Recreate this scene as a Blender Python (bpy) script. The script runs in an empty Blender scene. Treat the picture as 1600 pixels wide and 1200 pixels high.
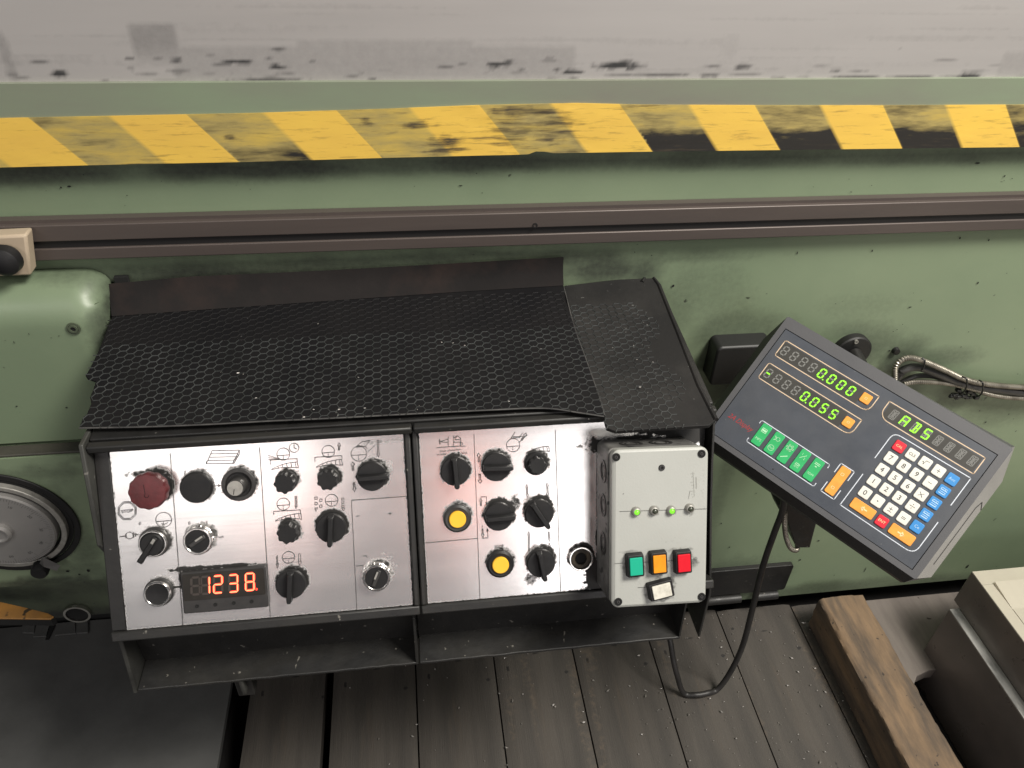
import bpy, math, random
import numpy as np
from mathutils import Matrix, Vector
random.seed(4)
SC = bpy.context.scene
COL = SC.collection
pi = math.pi
V = lambda *a: np.array(a, float)

# ------------------------------------------------------------------ camera
FPX = 1200.0                                    # focal length for a 1600 px wide picture
CAMZ = 1.25
_x = V(9700, -526, FPX); _y = V(-200, -950, FPX)
_x /= np.linalg.norm(_x); _y = _y - _x*(_x@_y); _y /= np.linalg.norm(_y)
ROT = np.array([_x, _y, np.cross(_x, _y)])      # camera axes (right, down, forward) -> world
CAM = V(0, 0, CAMZ)
cd = bpy.data.cameras.new('camera'); cam = bpy.data.objects.new('camera', cd); COL.objects.link(cam)
cd.sensor_width = 36; cd.lens = 36*FPX/1600; cd.clip_start = .02; cd.clip_end = 100
r_, u_, b_ = ROT@V(1, 0, 0), ROT@V(0, -1, 0), ROT@V(0, 0, -1)
cam.matrix_world = Matrix([[r_[i], u_[i], b_[i], CAM[i]] for i in range(3)] + [[0, 0, 0, 1]])
SC.camera = cam

# ------------------------------------------------------------------ light
w = bpy.data.worlds.new('World'); SC.world = w; w.use_nodes = True
bgn = w.node_tree.nodes['Background']
bgn.inputs[0].default_value = (.95, .97, 1, 1); bgn.inputs[1].default_value = .13
SC.view_settings.view_transform = 'Standard'; SC.view_settings.look = 'None'
SC.view_settings.exposure = 0.0; SC.view_settings.gamma = 1
def area(name, loc, target, sx, sy, power, color=(1, 1, 1)):
    d = bpy.data.lights.new(name, 'AREA'); d.shape = 'RECTANGLE'; d.size = sx; d.size_y = sy
    d.energy = power; d.color = color
    o = bpy.data.objects.new(name, d); COL.objects.link(o); o.location = loc
    o.rotation_euler = (Vector(target)-Vector(loc)).to_track_quat('-Z', 'Y').to_euler()
    return o
area('hall_roof_light', (1.45, -.30, 3.0), (.4, .8, .6), 1.0, .8, 138, (1, .955, .875))
area('left_fill_lamp', (-1.7, -1.6, 2.6), (-.2, .86, .6), 1.0, .8, 15, (1, .97, .93))  # unseen fill lamp, added from the left front
area('hall_window_left', (-1.25, -3.2, 2.3), (-.4, .6, .7), 1.2, .9, 11, (1, .95, .925))
area('hall_window_right', (1.35, -3.2, 1.6), (.3, .6, .6), 1.4, 1.1, 20, (1, .97, .96))

# ------------------------------------------------------------------ pixel -> plane (for a 1600 x 1200 picture)
def ray(px, py): return ROT@V(px-800, py-600, FPX)
def U(px, py, p0, n):
    r = ray(px, py); n = V(*n); return CAM + r*(((V(*p0)-CAM)@n)/(r@n))
UX = lambda px, py, x: U(px, py, (x, 0, 0), (1, 0, 0))
UY = lambda px, py, y: U(px, py, (0, y, 0), (0, 1, 0))
UZ = lambda px, py, z: U(px, py, (0, 0, z), (0, 0, 1))
class Frame:
    def __init__(s, o, ex, ey, ez):
        s.o, s.ex, s.ey, s.ez = V(*o), V(*ex), V(*ey), V(*ez)
        s.m = Matrix([[s.ex[i], s.ey[i], s.ez[i], s.o[i]] for i in range(3)] + [[0, 0, 0, 1]])
    def pix(s, px, py, h=0):
        q = U(px, py, s.o+h*s.ez, s.ez) - s.o
        return V(q@s.ex, q@s.ey)
    def at(s, x, y, h=0, ang=0):
        c, n = math.cos(ang), math.sin(ang)
        return Frame(s.o+x*s.ex+y*s.ey+h*s.ez, c*s.ex+n*s.ey, -n*s.ex+c*s.ey, s.ez)
    def w(s, x, y, z=0): return s.o+x*s.ex+y*s.ey+z*s.ez
WORLD = Frame((0, 0, 0), (1, 0, 0), (0, 1, 0), (0, 0, 1))

# unseen red lamps added to put a reddish reflection on the panels
for px, py, pw_ in ((445, 775, .16), (735, 762, .26)):
    n_ = V(0, -math.cos(math.radians(32)), math.sin(math.radians(32))); p_ = U(px, py, (-.1717, .6278, .6931), n_)
    d_ = ray(px, py); d_ = d_/np.linalg.norm(d_); d_ = d_-2*(d_@n_)*n_; q_ = p_+d_*1.6
    area('added_red_lamp', tuple(q_), tuple(p_), .10, .22, pw_, (1, .30, .20))

# ------------------------------------------------------------------ noise for wear attributes
_rng = np.random.default_rng(7); _T = _rng.random((256, 256))
def vnoise(x, y, sd=0):
    x = np.asarray(x, float)+sd*17.3; y = np.asarray(y, float)+sd*9.7
    i = np.floor(x).astype(int); j = np.floor(y).astype(int); f = x-i; g = y-j
    f = f*f*(3-2*f); g = g*g*(3-2*g)
    T = lambda a, b: _T[a & 255, b & 255]
    return (T(i, j)*(1-f)+T(i+1, j)*f)*(1-g)+(T(i, j+1)*(1-f)+T(i+1, j+1)*f)*g
def fbm(x, y, sd=0, o=4):
    r = 0; a = .5
    for k in range(o):
        r = r+a*vnoise(np.asarray(x)*2**k, np.asarray(y)*2**k, sd+k); a *= .5
    return r/(1-.5**o)
sstep = lambda a, b, x: (lambda t: t*t*(3-2*t))(np.clip((x-a)/(b-a), 0, 1))

# ------------------------------------------------------------------ mesh collector
class MB:
    def __init__(s): s.v = []; s.f = []; s.mi = []; s.k = 0
    def add(s, vs, fs, m=None):
        b = len(s.v); s.v += [tuple(map(float, p)) for p in vs]
        s.f += [tuple(b+i for i in f) for f in fs]; s.mi += [s.k if m is None else m]*len(fs); return s
    def box(s, x0, x1, y0, y1, z0, z1):
        return s.add([(x, y, z) for z in (z0, z1) for y in (y0, y1) for x in (x0, x1)],
                     [(0, 2, 3, 1), (4, 5, 7, 6), (0, 1, 5, 4), (2, 6, 7, 3), (0, 4, 6, 2), (1, 3, 7, 5)])
    def prism(s, poly, z0, z1, top=None):
        n = len(poly); top = top or poly
        return s.add([(x, y, z0) for x, y in poly]+[(x, y, z1) for x, y in top],
                     [tuple(range(n-1, -1, -1)), tuple(range(n, 2*n))]+[(i, (i+1) % n, n+(i+1) % n, n+i) for i in range(n)])
    def lathe(s, prof, n=32, cx=0, cy=0, rad=None):
        vs = []; fs = []; m = len(prof)
        for (r, z) in prof:
            for k in range(n):
                a = 2*pi*k/n; q = r*(rad(a) if rad else 1); vs.append((cx+q*math.cos(a), cy+q*math.sin(a), z))
        for j in range(m-1):
            for k in range(n):
                l = (k+1) % n; fs.append((j*n+k, j*n+l, (j+1)*n+l, (j+1)*n+k))
        fs.append(tuple(range(n-1, -1, -1))); fs.append(tuple((m-1)*n+k for k in range(n)))
        return s.add(vs, fs)
    def ring(s, r0, r1, z0, z1, n=32, cx=0, cy=0):
        vs = [(cx+r*math.cos(2*pi*k/n), cy+r*math.sin(2*pi*k/n), z) for (r, z) in ((r0, z0), (r1, z0), (r1, z1), (r0, z1)) for k in range(n)]
        return s.add(vs, [(j*n+k, j*n+(k+1) % n, ((j+1) % 4)*n+(k+1) % n, ((j+1) % 4)*n+k) for j in range(4) for k in range(n)])
    def tube(s, pts, r, n=10, rf=None):
        P = [V(*p) for p in pts]; vs = []; fs = []; up = V(.3, .2, .93)
        for i, p in enumerate(P):
            t = P[min(i+1, len(P)-1)]-P[max(i-1, 0)]; t /= np.linalg.norm(t)
            a = np.cross(t, up); a /= np.linalg.norm(a); b = np.cross(t, a)
            up = -b if False else up
            q = r if rf is None else r*rf(i)
            vs += [p+q*(math.cos(2*pi*k/n)*a+math.sin(2*pi*k/n)*b) for k in range(n)]
        m = len(P)
        for j in range(m-1):
            fs += [(j*n+k, j*n+(k+1) % n, (j+1)*n+(k+1) % n, (j+1)*n+k) for k in range(n)]
        fs += [tuple(range(n-1, -1, -1)), tuple((m-1)*n+k for k in range(n))]
        return s.add(vs, fs)
    def line(s, pts, wd, z=0, closed=False):
        P = [V(*p[:2]) for p in pts]
        if closed: P = P+[P[0]]
        for a, b in zip(P[:-1], P[1:]):
            d = b-a; L = np.linalg.norm(d)
            if L < 1e-7: continue
            d /= L; q = V(-d[1], d[0])*wd/2; e = d*wd*.4
            s.add([(*(a-e+q), z), (*(a-e-q), z), (*(b+e-q), z), (*(b+e+q), z)], [(0, 1, 2, 3)])
        return s
    def arc(s, c, r, a0, a1, wd, z=0, n=20, ry=None):
        ry = ry or r
        return s.line([(c[0]+r*math.cos(a0+(a1-a0)*k/n), c[1]+ry*math.sin(a0+(a1-a0)*k/n)) for k in range(n+1)], wd, z)
    def xf(s, fr, since=0):
        s.v = s.v[:since]+[tuple(fr.w(*p)) for p in s.v[since:]]; return s
    def build(s, name, mats, parent=None, frame=None, bevel=0, smooth=35, dirt=None, label=None, segs=2):
        vs = np.array(s.v)
        if frame is None:                       # world-space points: put the origin at the part's own base centre
            c = (vs.min(0)+vs.max(0))/2; c[2] = vs[:, 2].min(); vs = vs-c; frame = Frame(c, (1, 0, 0), (0, 1, 0), (0, 0, 1))
        me = bpy.data.meshes.new(name); me.from_pydata(vs.tolist(), [], s.f)
        mats = mats if isinstance(mats, (list, tuple)) else [mats]
        for m in mats: me.materials.append(m)
        if len(mats) > 1: me.polygons.foreach_set('material_index', s.mi)
        if dirt is not None:
            at = me.attributes.new('dirt', 'FLOAT', 'POINT'); d = np.zeros(len(vs), np.float32); d[:len(dirt)] = dirt; at.data.foreach_set('value', d)
        me.update()
        if smooth: me.shade_smooth(); me.set_sharp_from_angle(angle=math.radians(smooth))
        return place(name, me, frame, parent, bevel, label, segs)
WM = {}
def place(name, me, frame, parent=None, bevel=0, label=None, segs=2):
    o = bpy.data.objects.new(name, me); COL.objects.link(o); mw = frame.m
    if parent is not None: o.parent = parent; o.matrix_parent_inverse = WM[parent.name].inverted()
    o.matrix_basis = mw; WM[o.name] = mw.copy()
    if label: o['label'] = label
    if bevel:
        b = o.modifiers.new('edge', 'BEVEL'); b.width = bevel; b.segments = segs; b.limit_method = 'ANGLE'; b.angle_limit = math.radians(40)
    return o
def tag(o, label=None, cat=None, group=None, kind=None):
    for k, v in (('label', label), ('category', cat), ('group', group), ('kind', kind)):
        if v: o[k] = v
    return o
def thing(name, frame, label, cat, group=None):
    if not isinstance(frame, Frame): frame = Frame(frame, (1, 0, 0), (0, 1, 0), (0, 0, 1))
    o = place(name, None, frame); o.empty_display_size = .05; return tag(o, label, cat, group)
def rrect(x0, x1, y0, y1, r, n=5):
    o = []
    for cx, cy, a in ((x1-r, y0+r, -pi/2), (x1-r, y1-r, 0), (x0+r, y1-r, pi/2), (x0+r, y0+r, pi)):
        o += [(cx+r*math.cos(a+pi/2*k/n), cy+r*math.sin(a+pi/2*k/n)) for k in range(n+1)]
    return o
_TX = {}
def text(mb, s, x, y, size, z=0, shear=0, ang=0, center=True, sx=1, m=None):
    if (s, shear) not in _TX:
        c = bpy.data.curves.new('t', 'FONT'); c.body = s; c.size = 1; c.shear = shear; c.align_x = 'CENTER'; c.align_y = 'CENTER'; c.resolution_u = 3
        o = bpy.data.objects.new('t', c); COL.objects.link(o); bpy.context.view_layer.update()
        me = o.to_mesh(); _TX[(s, shear)] = ([tuple(v.co) for v in me.vertices], [tuple(p.vertices) for p in me.polygons])
        o.to_mesh_clear(); bpy.data.objects.remove(o); bpy.data.curves.remove(c)
    vs, fs = _TX[(s, shear)]
    if not center: x = x+max(v[0] for v in vs)*size*sx
    ca, sa = math.cos(ang), math.sin(ang)
    mb.add([(x+(a*sx*ca-b*sa)*size, y+(a*sx*sa+b*ca)*size, z) for a, b, _ in vs], fs, m)
def grid(fr, u0, u1, v0, v1, step, depth, name, mat, parent, fn=None, disp=None, label=None, vstep=None, topfn=None):
    """slab whose front face is a fine grid carrying a 'dirt' attribute; fn(u,v)->0..1, disp(u,v)->out of plane"""
    nu = max(2, int((u1-u0)/step)+1); nv = max(2, int((v1-v0)/(vstep or step))+1)
    uu, vv = np.meshgrid(np.linspace(u0, u1, nu), np.linspace(0, 1, nv))
    lo, hi = topfn(uu) if topfn else (v0, v1)
    vv = lo+(hi-lo)*vv
    uu = uu.ravel(); vv = vv.ravel(); z = disp(uu, vv) if disp else np.zeros_like(uu)
    mb = MB(); n = nu*nv
    idx = np.arange(n).reshape(nv, nu)
    fs = np.stack([idx[:-1, :-1], idx[:-1, 1:], idx[1:, 1:], idx[1:, :-1]], -1).reshape(-1, 4)
    vs = np.stack([uu, vv, z], 1)
    rim = list(idx[0, :])+list(idx[1:, -1])+list(idx[-1, -2::-1])+list(idx[-2:0:-1, 0])
    back = vs[rim].copy(); back[:, 2] = -depth
    m = len(rim); F2 = [(rim[(i+1) % m], rim[i], n+i, n+(i+1) % m) for i in range(m)]+[tuple(n+i for i in range(m-1, -1, -1))]
    mb.v = [tuple(p) for p in np.vstack([vs, back]).tolist()]; mb.f = [tuple(f) for f in fs.tolist()]+[tuple(int(a) for a in f) for f in F2]; mb.mi = [0]*len(mb.f)
    d = fn(uu, vv) if fn else None
    o = mb.build(name, mat, parent, fr, dirt=None if d is None else np.clip(d, 0, 1), smooth=40, label=label)
    return o
def stains(fr, lst, sd=1, nscale=60., amp=.7):
    """lst: (px, py, rx_px, ry_px, strength[, softness]) -> function of local (u,v)"""
    L = []
    for q in lst:
        px, py, rx, ry, s = q[:5]; so = q[5] if len(q) > 5 else .6
        c = fr.pix(px, py); ru = np.linalg.norm(fr.pix(px+rx, py)-c); rv = np.linalg.norm(fr.pix(px, py+ry)-c); L.append((c, ru, rv, s, so))
    def f(u, v):
        r = np.zeros_like(u); nz = (fbm(u*nscale, v*nscale, sd)-.5)*2*amp
        for c, ru, rv, s, so in L:
            dd = np.sqrt(((u-c[0])/ru)**2+((v-c[1])/rv)**2)+nz
            r = np.maximum(r, s*(1-sstep(1-so, 1+so*.6, dd)))
        return r
    return f

# ------------------------------------------------------------------ materials
def material(name, col, rough=.5, metal=0, col2=None, nscale=8, stretch=(1, 1, 1), fac=(.35, .65), bump=0, bscale=60, rvar=0,
             dirt=None, dirt_rough=.75, spec=.5, emit=None, estr=1, specks=None, coat=0, detail=6, dthr=(.25, .6), dnoise=90, namp=.22, bstretch=None, col3=None, n3=3, f3=(.5, .75)):
    m = bpy.data.materials.new(name); m.use_nodes = True; N = m.node_tree.nodes; L = m.node_tree.links
    p = N['Principled BSDF']; p.inputs['Roughness'].default_value = rough; p.inputs['Metallic'].default_value = metal
    p.inputs['Specular IOR Level'].default_value = spec; p.inputs['Coat Weight'].default_value = coat
    p.inputs['Base Color'].default_value = (*col, 1)
    if emit: p.inputs['Emission Color'].default_value = (*emit, 1); p.inputs['Emission Strength'].default_value = estr
    tc = N.new('ShaderNodeTexCoord')
    def noise(sc, st=(1, 1, 1), det=detail, ro=.6):
        mp = N.new('ShaderNodeMapping'); L.new(tc.outputs['Object'], mp.inputs[0]); mp.inputs['Scale'].default_value = st
        n = N.new('ShaderNodeTexNoise'); L.new(mp.outputs[0], n.inputs['Vector']); n.inputs['Scale'].default_value = sc
        n.inputs['Detail'].default_value = det; n.inputs['Roughness'].default_value = ro; return n.outputs['Fac']
    def rng(x, a, b, c=0, d=1):
        r = N.new('ShaderNodeMapRange'); L.new(x, r.inputs[0])
        for i, q in enumerate((a, b, c, d)): r.inputs[i+1].default_value = q
        return r.outputs[0]
    def mix(f, a, b):
        x = N.new('ShaderNodeMix'); x.data_type = 'RGBA'
        L.new(f, x.inputs[0])
        for i, q in ((6, a), (7, b)):
            if isinstance(q, tuple): x.inputs[i].default_value = (*q, 1)
            else: L.new(q, x.inputs[i])
        return x.outputs[2]
    def math_(op, a, b):
        x = N.new('ShaderNodeMath'); x.operation = op
        for i, q in enumerate((a, b)):
            if isinstance(q, (int, float)): x.inputs[i].default_value = q
            else: L.new(q, x.inputs[i])
        return x.outputs[0]
    c = None; base = noise(nscale, stretch)
    if col2: c = mix(rng(base, *fac), col, col2)
    if col3: c = mix(rng(noise(n3, stretch), *f3), c if c is not None else col, col3)
    if specks:                                   # (colour, scale, threshold)
        c = mix(rng(noise(specks[1], (1, 1, 1), 2), specks[2], specks[2]+.03), c if c is not None else col, specks[0])
    rr = None
    if rvar: rr = rng(noise(nscale*3.1, stretch), .3, .7, rough-rvar, rough+rvar)
    if dirt:
        a = N.new('ShaderNodeAttribute'); a.attribute_name = 'dirt'
        k = math_('ADD', a.outputs['Fac'], rng(noise(dnoise, (1, 1, 1), 8, .7), .3, .7, -namp, namp))
        k = math_('MULTIPLY', rng(k, *dthr), rng(a.outputs['Fac'], .01, .08))
        c = mix(k, c if c is not None else col, dirt)
        r2 = N.new('ShaderNodeMix'); L.new(k, r2.inputs[0]); r2.inputs[3].default_value = dirt_rough
        if rr is not None: L.new(rr, r2.inputs[2])
        else: r2.inputs[2].default_value = rough
        rr = r2.outputs[0]
        if metal:
            r3 = N.new('ShaderNodeMix'); L.new(k, r3.inputs[0]); r3.inputs[2].default_value = metal; r3.inputs[3].default_value = 0; L.new(r3.outputs[0], p.inputs['Metallic'])
    if c is not None: L.new(c, p.inputs['Base Color'])
    if rr is not None: L.new(rr, p.inputs['Roughness'])
    if bump:
        b = N.new('ShaderNodeBump'); b.inputs['Strength'].default_value = min(1, bump); b.inputs['Distance'].default_value = .001
        L.new(noise(bscale, bstretch or stretch, 8), b.inputs['Height']); L.new(b.outputs[0], p.inputs['Normal'])
    return m
BLK = (.012, .012, .013)
M = {}
M['green'] = material('green machine paint', (.200, .252, .160), .42, 0, (.168, .218, .138), 3.0, dirt=(.022, .024, .020), bump=.10, bscale=140, specks=((.05, .06, .04), 55, .735), rvar=.06, dthr=(.05, .95), namp=.10, dnoise=130, dirt_rough=.6)
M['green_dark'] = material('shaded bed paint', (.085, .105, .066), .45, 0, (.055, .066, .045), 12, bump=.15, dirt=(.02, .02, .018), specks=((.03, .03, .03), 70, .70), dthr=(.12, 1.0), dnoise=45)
M['strip'] = material('table strip paint', (.205, .25, .17), .38, 0, (.19, .19, .155), 6, (.35, 1, 1), bump=.08, bscale=90)
M['steel'] = material('ground steel', (.44, .418, .405), .35, .25, (.37, .352, .342), 5, (.12, 1, 1), dirt=(.028, .027, .028), rvar=.08, bump=.06, bscale=130, bstretch=(.03, 1, 1), dthr=(.02, .95), namp=.07, dnoise=90)
M['bar'] = material('brown rail steel', (.105, .084, .075), .45, .3, (.075, .062, .057), 10, (.12, 1, 1), bump=.12, bscale=120, bstretch=(.05, 1, 1), rvar=.08)
M['slot'] = material('rail slot', (.008, .007, .007), .6)
M['plate'] = material('brushed aluminium panel', (.82, .80, .79), .25, .92, (.79, .77, .76), 14, (.03, 1, 1), dirt=(.014, .013, .012), rvar=.018, bump=.025, bscale=260, bstretch=(.02, 1, 1), dthr=(.3, .62), dnoise=260, dirt_rough=.6)
M['black'] = material('black casing paint', (.0085, .0085, .0085), .5, 0, (.016, .015, .014), 14, bump=.25, bscale=110, rvar=.12, specks=((.10, .095, .085), 120, .71))
M['edge'] = material('worn casing edge', (.021, .020, .018), .5, 0, (.014, .014, .014), 26, (.6, 1, 1), bump=.3, bscale=140, rvar=.1, specks=((.16, .15, .13), 90, .70))
M['worn'] = material('scuffed grey casing side', (.05, .05, .045), .5, 0, (.014, .014, .013), 16, (1, .5, .5), bump=.2, specks=((.22, .21, .19), 40, .70))
M['rubber'] = material('black rubber mat', (.0065, .0065, .0075), .62, 0, (.010, .0095, .010), 10, bump=.3, bscale=190, specks=((.07, .07, .07), 170, .74), rvar=.06, spec=.12)
M['rubber_b'] = material('dusty rubber mat', (.008, .0075, .0075), .7, 0, (.022, .0205, .019), 9, fac=(.45, .75), bump=.4, bscale=150, specks=((.10, .10, .095), 150, .71), spec=.35)
M['lip'] = material('brown dusty rubber', (.018, .0155, .015), .8, 0, (.012, .011, .011), 9, bump=.3, bscale=130, col3=(.027, .019, .017), n3=14, spec=.12)
M['rib'] = material('dusty rubber rib', (.050, .054, .054), .42, 0, (.019, .021, .021), 25, rvar=.08)
M['plastic'] = material('black knob plastic', (.010, .010, .011), .5, 0, (.015, .0145, .0145), 60, bump=.12, bscale=420, rvar=.07, spec=.3)
M['plastic_grey'] = material('worn dark bezel', (.040, .038, .036), .45, 0, (.022, .021, .021), 90, bump=.15, bscale=300)
M['red_dark'] = material('grimy red plastic', (.105, .017, .020), .5, 0, (.060, .014, .015), 70, bump=.2, bscale=300, rvar=.08)
M['chrome'] = material('scuffed chrome', (.68, .66, .64), .2, 1, (.5, .48, .46), 120, rvar=.08)
M['grey_metal'] = material('dull knob cap', (.36, .35, .32), .45, .4, (.27, .26, .24), 120)
M['brass'] = material('tarnished socket', (.085, .068, .045), .5, .4, (.03, .026, .02), 90)
M['yellow_btn'] = material('yellow button', (.85, .47, .030), .42, 0, (.62, .34, .03), 130, fac=(.55, .8), bump=.05)
M['print'] = material('black panel print', (.05, .048, .046), .6)
M['print_faint'] = material('worn panel print', (.28, .27, .26), .5)
M['void'] = material('deep black recess', (.006, .006, .006), .9)
M['led_red'] = material('red segment lit', (.5, .02, .01), .5, emit=(1, .040, .02), estr=2.6)
M['led_core'] = material('red segment core', (.5, .02, .01), .5, emit=(1, .30, .13), estr=2.6)
M['led_off'] = material('red segment unlit', (.045, .035, .03), .5)
M['filter'] = material('smoky display window', (.030, .026, .022), .16, 0, (.020, .018, .016), 30, coat=.2)
M['counter'] = material('counter housing', (.032, .030, .029), .5, 0, (.020, .019, .019), 60, bump=.2)
M['box'] = material('grey enclosure plastic', (.375, .38, .355), .45, 0, (.34, .345, .32), 7, dirt=(.022, .021, .02), bump=.15, bscale=420, dthr=(.2, .75), dnoise=170)
M['box_dirty'] = material('grimy enclosure side', (.20, .195, .185), .5, 0, (.06, .058, .055), 22, dirt=(.016, .015, .015), bump=.2, bscale=240, specks=((.02, .02, .02), 60, .62))
M['btn_g'] = material('green rocker', (.010, .36, .225), .45, spec=.2); M['btn_o'] = material('orange rocker', (.80, .30, .012), .45, 0, (.7, .22, .01), 80, spec=.2)
M['btn_r'] = material('red rocker', (.60, .010, .022), .45, spec=.15); M['btn_w'] = material('dirty white rocker', (.62, .60, .52), .4, 0, (.30, .28, .23), 55, fac=(.45, .7))
M['led_g'] = material('green indicator lit', (.05, .3, .01), .3, emit=(.30, .95, .05), estr=.9)
M['led_d'] = material('dark indicator', (.045, .05, .035), .25)
M['dro'] = material('readout housing', (.080, .080, .084), .45, 0, (.070, .070, .075), 20, bump=.10, bscale=600, specks=((.02, .02, .02), 90, .73))
M['dro_side'] = material('readout flank', (.25, .245, .235), .42, 0, (.21, .205, .197), 12, bump=.10, bscale=600)
M['dro_dark'] = material('readout back shell', (.020, .020, .021), .5, 0, (.014, .014, .015), 20, bump=.25, bscale=500)
M['face'] = material('slate keypad membrane', (.056, .063, .078), .42, 0, (.047, .054, .068), 9, bump=.05, bscale=500, rvar=.09, specks=((.14, .14, .14), 210, .745), col3=(.066, .070, .078), n3=5)
M['window'] = material('display window', (.060, .058, .052), .30, 0, (.050, .048, .044), 30)
M['cream'] = material('cream outline', (.62, .47, .32), .5); M['whiteline'] = material('white outline', (.62, .66, .72), .5)
M['seg_on'] = material('green segment lit', (.08, .4, .02), .5, emit=(.36, .95, .022), estr=1.2)
M['seg_off'] = material('green segment unlit', (.165, .165, .155), .5)
M['k_white'] = material('white key', (.72, .71, .64), .4, 0, (.66, .64, .58), 60); M['k_red'] = material('red key', (.62, .022, .040), .38)
M['k_blue'] = material('blue key', (.040, .235, .56), .38); M['k_orange'] = material('orange key', (.83, .36, .058), .4, 0, (.74, .30, .05), 90)
M['k_green'] = material('green key', (.026, .36, .110), .42, 0, (.03, .40, .13), 60)
M['ink'] = material('black key legend', (.02, .02, .02), .5); M['ink_w'] = material('pale key legend', (.72, .80, .78), .5); M['ink_lb'] = material('pale blue legend', (.42, .62, .80), .5)
M['ink_lg'] = material('pale green legend', (.40, .72, .45), .5); M['ink_lo'] = material('pale orange legend', (.92, .66, .34), .5); M['ink_red'] = material('red lettering', (.34, .028, .030), .5)
M['cable'] = material('black cable sheath', (.018, .017, .017), .45, 0, (.028, .026, .025), 40)
M['conduit'] = material('ribbed metal conduit', (.34, .315, .265), .38, .8, (.12, .105, .09), 60, fac=(.4, .75))
M['tie'] = material('black cable tie', (.012, .012, .012), .5)
M['wood'] = material('oily floor plank', (.070, .061, .052), .62, 0, (.046, .041, .036), 6, (5, .5, 1), bump=.7, bscale=60, bstretch=(9, .35, 1), specks=((.02, .018, .017), 34, .69), rvar=.10, detail=12, col3=(.090, .068, .049), n3=4, f3=(.56, .8), dirt=(.19, .14, .095), dthr=(.3, 1.1))
M['wood_l'] = material('dusty short plank', (.19, .165, .145), .75, 0, (.14, .12, .108), 10, (4, .5, 1), bump=.5, bscale=30, bstretch=(6, .5, 1), specks=((.04, .03, .028), 42, .69))
M['beam'] = material('rough timber', (.205, .136, .080), .84, 0, (.090, .067, .049), 15, (2.4, .42, 2.4), fac=(.38, .62), bump=1.0, bscale=60, bstretch=(3.4, .5, 3.4), col3=(.062, .051, .042), n3=12, f3=(.50, .72), specks=((.045, .035, .028), 70, .68), detail=12)
M['floor'] = material('dark underfloor', (.012, .011, .011), .9)
M['fplate'] = material('dark floor plate', (.115, .115, .112), .52, .1, (.085, .085, .083), 9, bump=.3, bscale=70, specks=((.14, .14, .13), 130, .745), rvar=.08)
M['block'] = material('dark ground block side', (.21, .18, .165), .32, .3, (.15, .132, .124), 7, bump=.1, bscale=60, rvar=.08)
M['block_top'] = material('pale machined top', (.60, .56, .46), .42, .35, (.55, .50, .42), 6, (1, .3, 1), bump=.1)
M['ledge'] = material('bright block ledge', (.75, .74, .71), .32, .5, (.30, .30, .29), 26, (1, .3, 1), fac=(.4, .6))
M['dial'] = material('satin dial disc', (.27, .26, .25), .4, .2, (.22, .213, .205), 8, rvar=.05)
M['orange_paint'] = material('chipped orange paint', (.42, .20, .045), .55, 0, (.30, .15, .045), 30, specks=((.05, .035, .02), 45, .66), bump=.3)
M['beige'] = material('beige painted block', (.44, .355, .26), .6, 0, (.38, .30, .215), 14, bump=.1)
M['grimy'] = material('grimy ledge', (.062, .058, .046), .6, 0, (.035, .033, .028), 20, bump=.2)
M['rib_shaded'] = material('shade-darkened rubber rib', (.0085, .0085, .009), .5, 0, (.012, .0115, .012), 25)  # dark copy of the rib colour, paints the shade at the back
M['pointer'] = material('dull pointer', (.13, .125, .12), .4, .5)
M['edge_highlight'] = material('rubber edge highlight', (.075, .072, .068), .7, 0, (.025, .024, .024), 40)
M['chip'] = material('bright metal chips', (.55, .52, .48), .35, .7)

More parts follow.
